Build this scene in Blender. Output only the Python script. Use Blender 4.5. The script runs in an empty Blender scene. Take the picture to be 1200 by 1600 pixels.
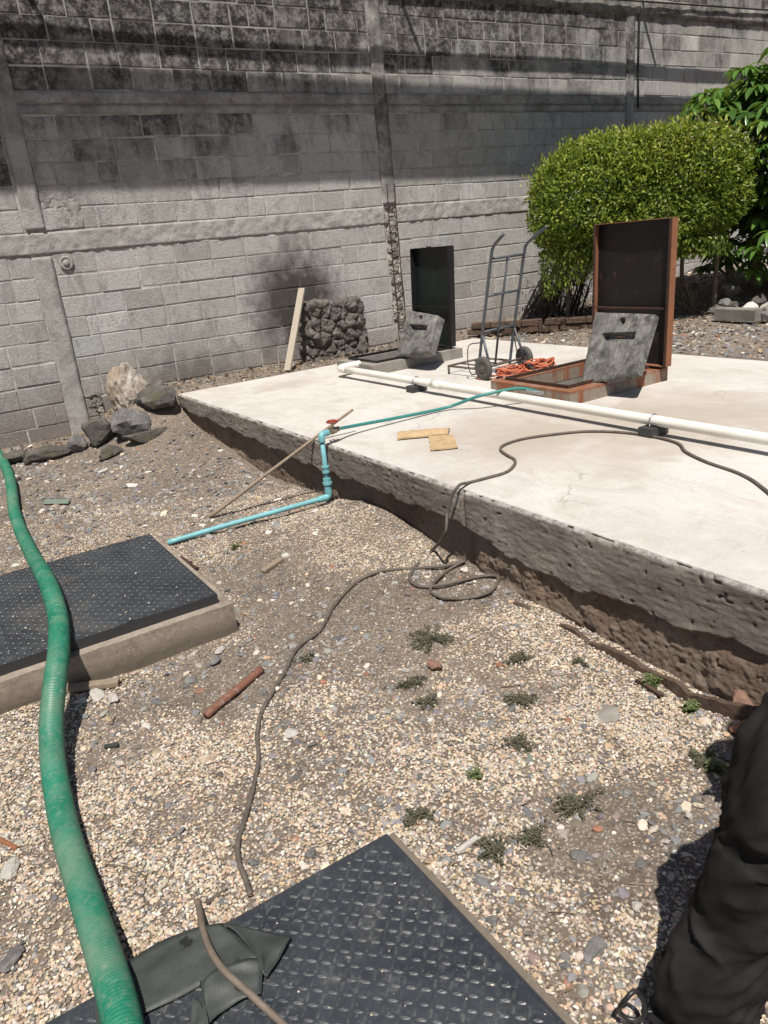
import bpy, bmesh, math, random
import numpy as np
from mathutils import Vector, Matrix, noise as mnoise

random.seed(7)
RNG = np.random.default_rng(7)
C = bpy.context.scene.collection
T = 0.404            # height of the slab's top face

# ------------------------------------------------------------------ camera
F_PX, PITCH, ROLL, YAW = 1185.866, math.radians(19.612), math.radians(-5.804), math.radians(30.973)
EYE = np.array([0, 0, 1.62])
_fw = np.array([math.sin(YAW)*math.cos(PITCH), math.cos(YAW)*math.cos(PITCH), -math.sin(PITCH)])
_r0 = np.cross(_fw, [0, 0, 1.0]); _r0 /= np.linalg.norm(_r0); _u0 = np.cross(_r0, _fw)
_r = _r0*math.cos(ROLL)+_u0*math.sin(ROLL); _u = -_r0*math.sin(ROLL)+_u0*math.cos(ROLL)
cd = bpy.data.cameras.new('camera'); cam = bpy.data.objects.new('camera', cd); C.objects.link(cam)
cd.sensor_fit = 'VERTICAL'; cd.sensor_height = 24; cd.lens = F_PX/1600*24; cd.clip_end = 500; cd.clip_start = .02
m = Matrix.Identity(4)
for i in range(3):
    m[i][0] = _r[i]; m[i][1] = _u[i]; m[i][2] = -_fw[i]; m[i][3] = EYE[i]
cam.matrix_world = m
bpy.context.scene.camera = cam

# ------------------------------------------------------------------ light
SUN = Vector((-.26, -.44, 1)).normalized()     # towards the sun
el = math.asin(SUN.z); az = math.atan2(SUN.x, SUN.y)
w = bpy.data.worlds.new('World'); bpy.context.scene.world = w; w.use_nodes = True
nt = w.node_tree; bg = nt.nodes['Background']
sky = nt.nodes.new('ShaderNodeTexSky'); sky.sky_type = 'NISHITA'; sky.sun_disc = False
sky.sun_elevation = el; sky.sun_rotation = az; sky.dust_density = 1.5
nt.links.new(sky.outputs[0], bg.inputs[0]); bg.inputs[1].default_value = .052
sl = bpy.data.lights.new('sun', 'SUN'); sl.energy = 5.0; sl.angle = math.radians(.53); sl.color = (1, .94, .86)
so = bpy.data.objects.new('sun', sl); C.objects.link(so)
so.rotation_euler = SUN.to_track_quat('Z', 'Y').to_euler()
vs = bpy.context.scene.view_settings
vs.view_transform = 'Standard'; vs.look = 'None'; vs.exposure = 0.30; vs.gamma = 1

# ------------------------------------------------------------------ numbers
def ray(x, y): return _fw+(x-600)/F_PX*_r-(y-800)/F_PX*_u
def at_z(x, y, z): d = ray(x, y); return EYE+d*((z-EYE[2])/d[2])
def at_y(x, y, v): d = ray(x, y); return EYE+d*(v/d[1])
def at_x(x, y, v): d = ray(x, y); return EYE+d*(v/d[0])

def _hash(ix, iy, s):
    n = (ix*374761393+iy*668265263+s*1442695041) & 0xffffffff
    n = ((n ^ (n >> 13))*1274126177) & 0xffffffff
    return ((n ^ (n >> 16)) & 0xffff)/65535.0
def vnoise(x, y, sc=1.0, seed=0):
    x = np.asarray(x, float)*sc+1000; y = np.asarray(y, float)*sc+1000
    ix = np.floor(x).astype(np.int64); iy = np.floor(y).astype(np.int64)
    fx = x-ix; fy = y-iy; fx = fx*fx*(3-2*fx); fy = fy*fy*(3-2*fy)
    a = _hash(ix, iy, seed); b = _hash(ix+1, iy, seed); c = _hash(ix, iy+1, seed); d = _hash(ix+1, iy+1, seed)
    return (a*(1-fx)+b*fx)*(1-fy)+(c*(1-fx)+d*fx)*fy
def fbm(x, y, sc=1.0, seed=0, o=4):
    t = 0; a = .5; n = 0
    for k in range(o):
        t = t+a*vnoise(x, y, sc*2**k, seed+k*17); n += a; a *= .55
    return t/n
def sm(a, b, x): t = np.clip((x-a)/(b-a), 0, 1); return t*t*(3-2*t)

_ey = [-2, 1.1, 1.5, 1.96, 2.56, 2.9, 3.1, 3.37, 3.7, 4.0, 4.4, 5.0, 5.65, 6.46, 7.28]
_ez = [-.05, -.03, -.10, -.06, -.035, -.02, -.02, .03, .08, .07, .0, -.03, -.045, .065, .16]
def g(x, y):
    x = np.asarray(x, float); y = np.asarray(y, float)
    e = np.interp(y, _ey, _ez); l = np.interp(y, [-5, 5, 7, 8.2, 9], [0, 0, 0.0, .05, .05])
    z = l+(e-l)*sm(1.2, 2.1, x)
    back = sm(7.15, 7.55, y)*sm(1.25, 2.3, x); z = z*(1-back)+(T-.012)*back
    hump = np.exp(-((x-1.75)**2/.16+(y-7.35)**2/.10)); z = z+hump*.12
    right = sm(5.86, 5.9, x); z = z*(1-right)+(T-.03)*right
    z = z+right*(.04*sm(6.2, 7, x)+.05*(fbm(x, y, .8, 5)-.5)+.25*sm(8.2, 10, x)*sm(4, 6, y))
    z = z+(fbm(x, y, 1.6, 3)-.5)*.05+(fbm(x, y, 9, 9, 3)-.5)*.018
    return z
def g1(x, y): return float(g(np.array([x]), np.array([y]))[0])
def gp(px, py, h=0.0):
    """the ground point seen at a place of the photograph, lifted by h"""
    z = 0.0
    for k in range(14):
        p = at_z(px, py, z+h); z = .5*z+.5*g1(p[0], p[1])
    return Vector((p[0], p[1], z+h))

# ------------------------------------------------------------------ object helpers
def thing(name, label, cat, loc=(0, 0, 0), rz=0, group=None):
    o = bpy.data.objects.new(name, None); C.objects.link(o); o.location = loc; o.rotation_euler = (0, 0, rz)
    o.empty_display_size = .1
    o['label'] = label; o['category'] = cat
    if group: o['group'] = group
    return o
def tag(o, label, cat, group=None, kind=None):
    o['label'] = label; o['category'] = cat
    if group: o['group'] = group
    if kind: o['kind'] = kind
    return o
def link(name, me, mat, parent=None, smooth=False):
    o = bpy.data.objects.new(name, me); C.objects.link(o)
    if mat is not None and not me.materials:
        for q in (mat if isinstance(mat, (list, tuple)) else [mat]): me.materials.append(q)
    if parent is not None:
        o.parent = parent
        o.matrix_parent_inverse = (Matrix.Translation(parent.location) @ parent.rotation_euler.to_matrix().to_4x4()).inverted()
    me.polygons.foreach_set('use_smooth', [bool(smooth)]*len(me.polygons)); me.update()
    return o
def npmesh(name, V, F, cols=None):
    V = np.asarray(V, np.float32); F = np.asarray(F, np.int32)
    me = bpy.data.meshes.new(name)
    k = F.shape[1]
    me.vertices.add(len(V)); me.vertices.foreach_set('co', V.ravel())
    me.loops.add(F.size); me.loops.foreach_set('vertex_index', F.ravel())
    me.polygons.add(len(F)); me.polygons.foreach_set('loop_start', np.arange(0, F.size, k, dtype=np.int32))
    me.polygons.foreach_set('loop_total', np.full(len(F), k, np.int32))
    me.update(calc_edges=True)
    if cols:
        for n, a in cols.items():
            at = me.attributes.new(n, 'FLOAT', 'POINT'); at.data.foreach_set('value', np.asarray(a, np.float32))
    return me
class MB:
    def __init__(s): s.v = []; s.f = []; s.a = []; s.cur = 0.0
    def add(s, vs, fs):
        b = len(s.v); s.v += [tuple(q) for q in vs]; s.f += [tuple(b+i for i in q) for q in fs]; s.a += [s.cur]*len(vs)
    def box(s, c, d, rot=None, bev=0.0, jit=0.0):
        x, y, z = d[0]/2, d[1]/2, d[2]/2; bm = bmesh.new()
        bmesh.ops.create_cube(bm, size=1)
        for v in bm.verts: v.co = Vector((v.co.x*d[0], v.co.y*d[1], v.co.z*d[2]))
        if bev > 0: bmesh.ops.bevel(bm, geom=bm.edges[:], offset=min(bev, min(d)*.4), segments=2, affect='EDGES', profile=.6)
        R = rot if rot is not None else Matrix.Identity(3)
        vs = [R @ (v.co+Vector([random.uniform(-jit, jit) for _ in range(3)])) + Vector(c) for v in bm.verts]
        s.add(vs, [[v.index for v in f.verts] for f in bm.faces]); bm.free()
    def tube(s, pts, r, n=10, cap=True, rf=None):
        P = [Vector(p) for p in pts]; rings = []; up = None
        for i, p in enumerate(P):
            t = (P[min(i+1, len(P)-1)]-P[max(i-1, 0)])
            if t.length < 1e-9: t = Vector((0, 0, 1))
            t.normalize()
            if up is None:
                up = Vector((0, 0, 1)) if abs(t.z) < .9 else Vector((1, 0, 0))
            a = (up-t*up.dot(t)).normalized(); up = a; b = t.cross(a)
            rr = rf(i/(len(P)-1)) if rf else r
            rings.append([p+a*rr*math.cos(2*math.pi*k/n)+b*rr*math.sin(2*math.pi*k/n) for k in range(n)])
        vs = [v for q in rings for v in q]; fs = []
        for i in range(len(P)-1):
            for k in range(n): fs.append((i*n+k, i*n+(k+1) % n, (i+1)*n+(k+1) % n, (i+1)*n+k))
        if cap: fs.append(tuple(range(n))[::-1]); fs.append(tuple(range((len(P)-1)*n, len(P)*n)))
        s.add(vs, fs)
    def build(s, name, mat, parent=None, smooth=False):
        me = bpy.data.meshes.new(name); me.from_pydata(s.v, [], s.f); me.update()
        bm = bmesh.new(); bm.from_mesh(me); bmesh.ops.recalc_face_normals(bm, faces=bm.faces); bm.to_mesh(me); bm.free()
        at = me.attributes.new('var', 'FLOAT', 'POINT'); at.data.foreach_set('value', s.a)
        return link(name, me, mat, parent, smooth)
def spline(pts, step=.02):
    P = [Vector(p) for p in pts]; P = [P[0]*2-P[1]]+P+[P[-1]*2-P[-2]]; out = []
    for i in range(1, len(P)-2):
        a, b, c, d = P[i-1:i+3]; n = max(2, int((c-b).length/step))
        for k in range(n):
            t = k/n
            out.append(.5*((2*b)+(c-a)*t+(2*a-5*b+4*c-d)*t*t+(-a+3*b-3*c+d)*t**3))
    out.append(P[-2]); return out

# ------------------------------------------------------------------ material helpers
class NB:
    def __init__(s, name):
        s.m = bpy.data.materials.new(name); s.m.use_nodes = True; s.t = s.m.node_tree; s.n = s.t.nodes; s.l = s.t.links
        s.b = s.n['Principled BSDF']; s.co = s.n.new('ShaderNodeTexCoord')
    def vec(s, out='Object', scale=None, world=False):
        o = s.co.outputs[out]
        if world:
            gnode = s.n.new('ShaderNodeNewGeometry'); o = gnode.outputs['Position']
        if scale:
            mp = s.n.new('ShaderNodeMapping'); mp.inputs['Scale'].default_value = scale; s.l.new(o, mp.inputs[0]); o = mp.outputs[0]
        return o
    def noise(s, sc, det=6, rough=.6, v=None, dist=0):
        q = s.n.new('ShaderNodeTexNoise'); q.inputs['Scale'].default_value = sc; q.inputs['Detail'].default_value = det
        q.inputs['Roughness'].default_value = rough; q.inputs['Distortion'].default_value = dist
        s.l.new(v if v is not None else s.vec(), q.inputs['Vector']); return q.outputs['Fac']
    def voro(s, sc, feat='F1', out='Distance', v=None, rnd=1):
        q = s.n.new('ShaderNodeTexVoronoi'); q.feature = feat; q.inputs['Scale'].default_value = sc; q.inputs['Randomness'].default_value = rnd
        s.l.new(v if v is not None else s.vec(), q.inputs['Vector']); return q.outputs[out]
    def ramp(s, f, stops, interp='LINEAR'):
        q = s.n.new('ShaderNodeValToRGB'); q.color_ramp.interpolation = interp; e = q.color_ramp.elements
        while len(e) < len(stops): e.new(.5)
        for i, (p, c) in enumerate(stops):
            e[i].position = p; e[i].color = (c[0], c[1], c[2], 1) if isinstance(c, tuple) else (c, c, c, 1)
        s.l.new(f, q.inputs[0]); return q.outputs[0]
    def mix(s, f, a, b, mode='MIX'):
        q = s.n.new('ShaderNodeMix'); q.data_type = 'RGBA'; q.blend_type = mode
        for i, x in ((0, f), (6, a), (7, b)):
            if isinstance(x, (int, float)): q.inputs[i].default_value = x if i == 0 else (x, x, x, 1)
            elif isinstance(x, tuple): q.inputs[i].default_value = x+(1,) if len(x) == 3 else x
            else: s.l.new(x, q.inputs[i])
        return q.outputs[2]
    def math(s, op, a, b=0.0):
        q = s.n.new('ShaderNodeMath'); q.operation = op
        for i, x in ((0, a), (1, b)):
            if isinstance(x, (int, float)): q.inputs[i].default_value = x
            else: s.l.new(x, q.inputs[i])
        return q.outputs[0]
    def attr(s, name, kind='GEOMETRY', out='Fac'):
        q = s.n.new('ShaderNodeAttribute'); q.attribute_name = name; q.attribute_type = kind; return q.outputs[out]
    def xyz(s, o, k):
        q = s.n.new('ShaderNodeSeparateXYZ'); s.l.new(o, q.inputs[0]); return q.outputs[k]
    def bump(s, h, strength=.5, dist=.01, prev=None):
        q = s.n.new('ShaderNodeBump'); q.inputs['Strength'].default_value = strength; q.inputs['Distance'].default_value = dist
        s.l.new(h, q.inputs['Height'])
        if prev is not None: s.l.new(prev, q.inputs['Normal'])
        s.l.new(q.outputs[0], s.b.inputs['Normal']); return q.outputs[0]
    def fin(s, col=None, rough=.8, metal=0, spec=.5):
        if col is not None:
            if isinstance(col, tuple): s.b.inputs['Base Color'].default_value = col+(1,)
            else: s.l.new(col, s.b.inputs['Base Color'])
        if isinstance(rough, (int, float)): s.b.inputs['Roughness'].default_value = rough
        else: s.l.new(rough, s.b.inputs['Roughness'])
        s.b.inputs['Metallic'].default_value = metal; s.b.inputs['Specular IOR Level'].default_value = spec
        return s.m

def simple(name, c, c2=None, rough=.7, sc=20, metal=0, bump=.2, bd=.004, spec=.5, bsc=None, amt=1.0):
    q = NB(name); n = q.noise(sc); c2 = c2 or tuple(x*.7 for x in c)
    col = q.mix(q.ramp(n, [(.35, 0.0), (.65, amt)]), c, c2)
    if bump: q.bump(q.noise(bsc or sc*4), bump, bd)
    return q.fin(col, rough, metal, spec)

def rust_metal(name, paint, rust=(.20, .075, .03), lo=.5, hi=.62, rough=.6, spec=.4, sc=9):
    q = NB(name); n = q.noise(sc, 8, .7); k = q.ramp(n, [(lo, 0.0), (hi, 1.0)])
    rc = q.mix(q.noise(40), rust, (rust[0]*.4, rust[1]*.4, rust[2]*.4))
    col = q.mix(k, paint, rc); q.bump(q.noise(90, 4), .3, .002)
    return q.fin(col, q.ramp(k, [(0, rough), (1, .9)]), 0, spec)

M = {}
def mats():
    # blockwork: every block has its own value 'var'
    q = NB('weathered_block'); wv = q.vec(world=True)
    var = q.attr('var'); z = q.xyz(wv, 2); x = q.xyz(wv, 0)
    c = q.ramp(var, [(0, (.32, .30, .28)), (.25, (.42, .40, .38)), (.5, (.475, .455, .435)), (.75, (.54, .52, .50)), (.92, (.42, .44, .44)), (1, (.66, .64, .61))])
    n1 = q.noise(2.3, 8, .65, wv); n2 = q.noise(30, 6, .7, wv); n3 = q.noise(7, 8, .7, wv, .4)
    c = q.mix(q.ramp(n2, [(.3, 0.0), (.7, .42)]), c, (.27, .25, .225))
    c = q.mix(q.ramp(n3, [(.55, 0.0), (.72, .45)]), c, (.62, .59, .55))
    hb = q.ramp(z, [(0.0, 0.0), (.4, 0.0), (1, 0.0)])
    low = q.math('MULTIPLY', q.math('LESS_THAN', z, 9), q.ramp(q.math('DIVIDE', q.math('ADD', z, q.math('MULTIPLY', n3, .5)), 2.0), [(.22, .75), (.50, 0.0)]))
    c = q.mix(low, c, (.16, .13, .105))
    gm = q.noise(4.5, 9, .8, q.vec(world=True, scale=(1, 1, .45)), .6); c = q.mix(q.ramp(gm, [(.50, 0.0), (.64, .62)]), c, (.18, .17, .16))
    pt = q.noise(70, 6, .85, wv); c = q.mix(q.ramp(pt, [(.56, 0.0), (.63, .8)]), c, (.11, .10, .095)); c = q.mix(q.ramp(pt, [(.36, .6), (.44, 0.0)]), c, (.68, .66, .63))
    # black mould near the top of the wall
    zz = q.math('ADD', z, q.math('MULTIPLY', q.math('SUBTRACT', n1, .5), 2.2))
    zz = q.math('ADD', zz, q.math('MULTIPLY', q.math('SUBTRACT', q.math('FRACT', q.math('MULTIPLY', var, 37.7)), .5), .55))
    zz = q.math('ADD', zz, q.math('MULTIPLY', q.math('SUBTRACT', q.noise(3.2, 7, .7, q.vec(world=True, scale=(1, 1, .14))), .5), 2.6))
    zz = q.math('SUBTRACT', q.math('ADD', zz, .42), q.math('MULTIPLY', x, .15))
    mk = q.math('MULTIPLY', q.ramp(q.math('DIVIDE', zz, 5.0), [(.47, 0.0), (.56, .35), (.66, .85), (.75, .97)]), q.ramp(q.noise(13, 8, .8, wv), [(.34, .25), (.54, 1.0)]))
    c = q.mix(mk, c, (.024, .022, .021)); c = q.mix(q.ramp(q.noise(75, 5, .8, wv), [(.56, 0.0), (.68, .7)]), c, (.10, .09, .08))
    # soot round the leaning stick and the lava stone stub
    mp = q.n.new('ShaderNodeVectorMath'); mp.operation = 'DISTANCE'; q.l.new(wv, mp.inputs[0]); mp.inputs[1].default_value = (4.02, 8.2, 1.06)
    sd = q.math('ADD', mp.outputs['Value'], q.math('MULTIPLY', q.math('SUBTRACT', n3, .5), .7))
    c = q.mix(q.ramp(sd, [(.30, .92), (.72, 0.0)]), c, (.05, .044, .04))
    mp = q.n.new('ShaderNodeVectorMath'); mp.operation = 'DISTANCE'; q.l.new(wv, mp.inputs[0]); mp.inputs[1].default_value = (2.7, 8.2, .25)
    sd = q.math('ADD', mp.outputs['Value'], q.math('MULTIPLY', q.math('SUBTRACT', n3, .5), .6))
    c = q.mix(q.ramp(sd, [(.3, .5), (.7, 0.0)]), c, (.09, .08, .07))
    b1 = q.bump(q.noise(170, 4, .8, wv), .8, .006); b2 = q.bump(q.noise(42, 6, .8, wv), .9, .014, b1)
    M['block'] = q.fin(c, .95, 0, .2)

    q = NB('mortar'); wv = q.vec(world=True); z = q.xyz(wv, 2)
    n = q.noise(5, 6, .7, wv); c = q.mix(q.ramp(n, [(.35, 0.0), (.65, 1.0)]), (.30, .275, .25), (.62, .59, .56))
    mk = q.math('MULTIPLY', q.ramp(q.math('DIVIDE', z, 5.0), [(.60, 0.0), (.8, .5)]), q.ramp(n, [(.4, .2), (.6, 1.0)]))
    c = q.mix(mk, c, (.09, .085, .08)); mp = q.n.new('ShaderNodeVectorMath'); mp.operation = 'DISTANCE'; q.l.new(wv, mp.inputs[0]); mp.inputs[1].default_value = (4.02, 8.2, 1.06)
    n3 = q.noise(7, 8, .7, wv, .4); c = q.mix(q.ramp(q.math('ADD', mp.outputs['Value'], q.math('MULTIPLY', q.math('SUBTRACT', n3, .5), .7)), [(.30, .92), (.72, 0.0)]), c, (.05, .044, .04)); c = q.mix(q.ramp(q.noise(4, 6, .7, q.vec(world=True, scale=(1, 1, 2))), [(.5, 0.0), (.62, .75)]), c, (.22, .20, .18)); q.bump(q.noise(60, 5, .8, wv), 1.0, .014); M['mortar'] = q.fin(c, .95, 0, .2)

    q = NB('cast_concrete_old'); wv = q.vec(world=True); z = q.xyz(wv, 2)
    n = q.noise(4, 8, .7, wv, .3); n2 = q.noise(26, 6, .7, wv)
    c = q.mix(q.ramp(n, [(.3, 0.0), (.7, 1.0)]), (.46, .44, .415), (.33, .312, .29))
    c = q.mix(q.ramp(n2, [(.5, 0.0), (.75, .5)]), c, (.52, .49, .46))
    mk = q.math('MULTIPLY', q.ramp(q.math('DIVIDE', z, 5.0), [(.50, 0.0), (.70, .85)]), q.ramp(n, [(.38, .15), (.62, 1.0)]))
    pt = q.noise(60, 6, .85, wv); c = q.mix(q.ramp(pt, [(.55, 0.0), (.63, .8)]), c, (.11, .10, .095)); c = q.mix(q.ramp(q.noise(3.3, 9, .8, wv, .8), [(.50, 0.0), (.62, .6)]), c, (.20, .185, .17)); c = q.mix(mk, c, (.045, .04, .037))
    b = q.bump(q.noise(170, 4, .8, wv), .7, .006); q.bump(q.noise(24, 6, .8, wv), .9, .016, b); M['column'] = q.fin(c, .95, 0, .2)

    M['column_dark'] = M['column'].copy(); M['column_dark'].name = 'stained_cast_concrete'
    for nd in M['column_dark'].node_tree.nodes:
        if nd.type == 'VALTORGB' and abs(nd.color_ramp.elements[0].position-.50) < .001 and abs(nd.color_ramp.elements[1].position-.70) < .001: nd.color_ramp.elements[0].position = .30; nd.color_ramp.elements[1].position = .58
    q = NB('broken_aggregate'); wv = q.vec(world=True)
    cc = q.voro(42, 'F1', 'Color', wv); d = q.voro(42, 'F1', 'Distance', wv)
    c = q.mix(q.xyz(cc, 0), (.40, .37, .33), (.17, .15, .13)); c = q.mix(q.ramp(q.noise(9, 6, .7, wv), [(.42, 0.0), (.62, .8)]), c, (.13, .12, .105))
    q.bump(d, 1.0, -.02); M['rubble'] = q.fin(c, .95, 0, .2)

    # slab top
    q = NB('slab_concrete'); wv = q.vec(world=True)
    a = q.noise(.9, 8, .6, wv, .6); b = q.noise(6, 8, .7, wv); cc = q.noise(60, 6, .7, wv); st = q.noise(3.5, 8, .75, q.vec(world=True, scale=(1, .45, 1)), .8)
    c = q.mix(q.ramp(a, [(.35, 0.0), (.65, 1.0)]), (.54, .52, .49), (.46, .435, .405))
    c = q.mix(q.ramp(b, [(.45, 0.0), (.72, .6)]), c, (.60, .575, .54))
    c = q.mix(q.ramp(st, [(.50, 0.0), (.68, .55)]), c, (.36, .325, .28))
    c = q.mix(q.ramp(cc, [(.56, 0.0), (.72, .55)]), c, (.30, .275, .25))
    spk = q.voro(26, 'F1', 'Distance', wv); spn = q.noise(11, 2, .5, wv)
    c = q.mix(q.math('MULTIPLY', q.ramp(spk, [(.06, 1.0), (.12, 0.0)]), q.ramp(spn, [(.55, 0.0), (.62, .7)])), c, (.12, .10, .085))
    for ctr, r0, r1, amt in (((3.15, 3.35, T), .25, 1.25, .75), ((4.1, 3.0, T), .2, 1.4, .75), ((3.1, 6.7, T), .1, .45, .5), ((5.3, 4.7, T), .3, 1.3, .35)):
        dn = q.n.new('ShaderNodeVectorMath'); dn.operation = 'DISTANCE'; q.l.new(wv, dn.inputs[0]); dn.inputs[1].default_value = ctr
        sd = q.math('ADD', dn.outputs['Value'], q.math('MULTIPLY', q.math('SUBTRACT', q.noise(2.2, 8, .7, wv, .5), .5), 1.6))
        c = q.mix(q.ramp(sd, [(r0, amt), (min(r1, 1.0), 0.0)]), c, (.35, .30, .245))
    tw = q.noise(5, 8, .8, q.vec(world=True, scale=(2.2, .5, 1)), 1.5); c = q.mix(q.ramp(tw, [(.56, 0.0), (.66, .4)]), c, (.38, .35, .31)); c = q.mix(q.ramp(q.noise(1.6, 9, .8, wv, 1.2), [(.55, 0.0), (.62, .45)]), c, (.37, .34, .30))
    ck = q.voro(.55, 'DISTANCE_TO_EDGE', 'Distance', None, 1); cv = q.n.new('ShaderNodeVectorMath'); cv.operation = 'ADD'; wn = q.n.new('ShaderNodeTexNoise'); wn.inputs['Scale'].default_value = 2.5; wn.inputs['Detail'].default_value = 6; q.l.new(wv, wn.inputs['Vector']); sc_ = q.n.new('ShaderNodeVectorMath'); sc_.operation = 'SCALE'; sc_.inputs['Scale'].default_value = .5; q.l.new(wn.outputs['Color'], sc_.inputs[0]); q.l.new(wv, cv.inputs[0]); q.l.new(sc_.outputs[0], cv.inputs[1])
    ck = q.voro(.62, 'DISTANCE_TO_EDGE', 'Distance', cv.outputs[0], 1); c = q.mix(q.math('MULTIPLY', q.ramp(ck, [(.0015, 1.0), (.004, 0.0)]), q.ramp(q.noise(1.3, 3, .6, wv), [(.48, 0.0), (.56, .55)])), c, (.20, .18, .155))
    b1 = q.bump(cc, .4, .004); q.bump(tw, .4, .008, b1); M['slab'] = q.fin(c, .9, 0, .25)

    # slab side: cast against boards above, against earth below ('var' 1 = upper band)
    q = NB('slab_side_concrete'); wv = q.vec(world=True); v = q.attr('var')
    sw = q.vec(world=True, scale=(1, .22, 1)); n = q.noise(13, 8, .75, sw); n2 = q.noise(3, 8, .7, wv, .3); n3 = q.noise(90, 5, .7, wv)
    up = q.mix(q.ramp(n, [(.35, 0.0), (.65, 1.0)]), (.33, .285, .245), (.17, .142, .12))
    up = q.mix(q.ramp(n2, [(.5, 0.0), (.68, .6)]), up, (.42, .385, .35))
    lo = q.mix(q.ramp(n2, [(.35, 0.0), (.6, 1.0)]), (.19, .125, .09), (.31, .245, .19)); lo = q.mix(q.ramp(n, [(.5, 0.0), (.7, .5)]), lo, (.38, .325, .27))
    c = q.mix(v, lo, up); rim = q.attr('rim'); c = q.mix(q.math('MULTIPLY', rim, q.ramp(q.noise(24, 4, .7, wv), [(.38, .1), (.58, 1.0)])), c, (.56, .54, .51))
    y = q.xyz(wv, 1); c = q.mix(q.math('MULTIPLY', q.ramp(q.math('DIVIDE', y, 8.0), [(.32, 0.0), (.42, .30), (.9, .2)]), q.math('SUBTRACT', 1.0, rim)), c, (.055, .042, .034))  # far stretch of the side darkened in colour, standing in for shade under the lip
    gr_ = q.noise(55, 8, .8, q.vec(world=True, scale=(1, .35, 1))); c = q.mix(q.ramp(gr_, [(.56, 0.0), (.66, .5)]), c, (.36, .33, .295)); c = q.mix(q.ramp(q.noise(34, 6, .8, wv), [(.58, 0.0), (.68, .8)]), c, (.06, .047, .038))
    b1 = q.bump(q.noise(130, 5, .85, wv), .9, .007); b2 = q.bump(gr_, 1.0, .012, b1); M['side'] = q.fin(c, .92, 0, .25)

    # dirt
    q = NB('gravelly_earth'); wv = q.vec(world=True); cr = q.attr('cream')
    n = q.noise(1.6, 8, .65, wv); n2 = q.noise(14, 6, .7, wv); vcol = q.voro(75, 'F1', 'Color', wv); vd = q.voro(75, 'F1', 'Distance', wv)
    v2 = q.voro(150, 'F1', 'Color', wv)
    c = q.mix(q.ramp(n, [(.35, 0.0), (.65, 1.0)]), (.185, .147, .114), (.098, .078, .062)); c = q.mix(q.ramp(n2, [(.4, 0.0), (.7, .6)]), c, (.21, .18, .15))
    pc = q.ramp(q.xyz(vcol, 0), [(0, (.16, .15, .145)), (.35, (.30, .27, .24)), (.6, (.50, .39, .27)), (1, (.62, .54, .43))])
    k = q.math('MULTIPLY', q.ramp(vd, [(.30, 1.0), (.45, 0.0)]), q.math('LESS_THAN', q.xyz(vcol, 1), q.math('ADD', .10, q.math('MULTIPLY', cr, .75))))
    c = q.mix(k, c, pc)
    c = q.mix(q.math('MULTIPLY', q.math('GREATER_THAN', q.xyz(v2, 0), .8), .7), c, (.34, .29, .24))
    b1 = q.bump(q.noise(120, 4, .8, wv), .7, .006); q.bump(k, .8, .006, b1); M['dirt'] = q.fin(c, .97, 0, .15)

    def stone(name, sc=300, spec=.25, attr='col'):
        q = NB(name); c = q.attr(attr, 'INSTANCER', 'Color'); n = q.noise(1.5, 4, .7)
        c = q.mix(q.ramp(n, [(.4, 0.0), (.75, .32)]), c, (.30, .25, .19)); q.bump(q.noise(6, 4, .7), .4, .3)
        return q.fin(c, .85, 0, spec)
    M['stone_inst'] = stone('pebble_stone')

    def rock(name, a, b, c3=None, moss=None):
        q = NB(name); n = q.noise(5, 8, .75, q.vec(world=True)); c = q.mix(q.ramp(n, [(.35, 0.0), (.65, 1.0)]), a, b)
        if c3: c = q.mix(q.ramp(q.noise(11, 8, .8, q.vec(world=True)), [(.52, 0.0), (.64, .85)]), c, c3)
        if moss: c = q.mix(q.ramp(q.noise(8, 5, .7, q.vec(world=True)), [(.54, 0.0), (.62, .7)]), c, moss)
        b1 = q.bump(q.noise(120, 4, .8, q.vec(world=True)), .7, .006); q.bump(q.noise(28, 6, .8, q.vec(world=True)), .8, .016, b1)
        return q.fin(c, .93, 0, .2)
    M['lava'] = rock('lava_rock', (.15, .135, .12), (.060, .053, .048), (.26, .24, .21))
    M['lavamoss'] = rock('mossy_rock', (.13, .12, .11), (.07, .065, .06), (.19, .17, .15), (.105, .10, .055))
    M['grey_rock'] = rock('grey_rock', (.20, .195, .19), (.12, .115, .11), (.30, .285, .27))
    M['tan_rock'] = rock('tan_rock', (.50, .46, .41), (.30, .23, .175), (.13, .075, .05))
    M['white_rock'] = rock('pale_rock', (.66, .63, .59), (.52, .49, .45))
    M['red_rock'] = rock('reddish_rock', (.33, .20, .15), (.22, .13, .10))
    M['cream_rock'] = rock('cream_rock', (.58, .48, .37), (.46, .36, .26))
    M['brick'] = rock('broken_brick', (.50, .19, .10), (.38, .14, .08), (.45, .36, .30))
    M['brickmoss'] = rock('mossy_brick', (.12, .075, .058), (.075, .05, .04), (.17, .14, .11), (.11, .11, .06))
    M['plaster'] = rock('plaster_rubble', (.55, .52, .48), (.42, .39, .35))

    q = NB('curb_concrete'); wv = q.vec(world=True); n = q.noise(5, 8, .7, wv, .3)
    c = q.mix(q.ramp(n, [(.35, 0.0), (.65, 1.0)]), (.32, .275, .225), (.17, .14, .112)); c = q.mix(q.ramp(q.noise(45, 6, .8, wv), [(.48, 0.0), (.68, .5)]), c, (.42, .375, .32)); c = q.mix(q.ramp(q.noise(60, 6, .85, wv), [(.58, 0.0), (.65, .7)]), c, (.10, .085, .07)); c = q.mix(q.ramp(q.math('ADD', q.xyz(wv, 2), q.math('MULTIPLY', q.math('SUBTRACT', n, .5), .14)), [(.03, .8), (.10, 0.0)]), c, (.10, .08, .062))  # last mix darkens the curb base: painted shade of its front, with some moisture
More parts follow.
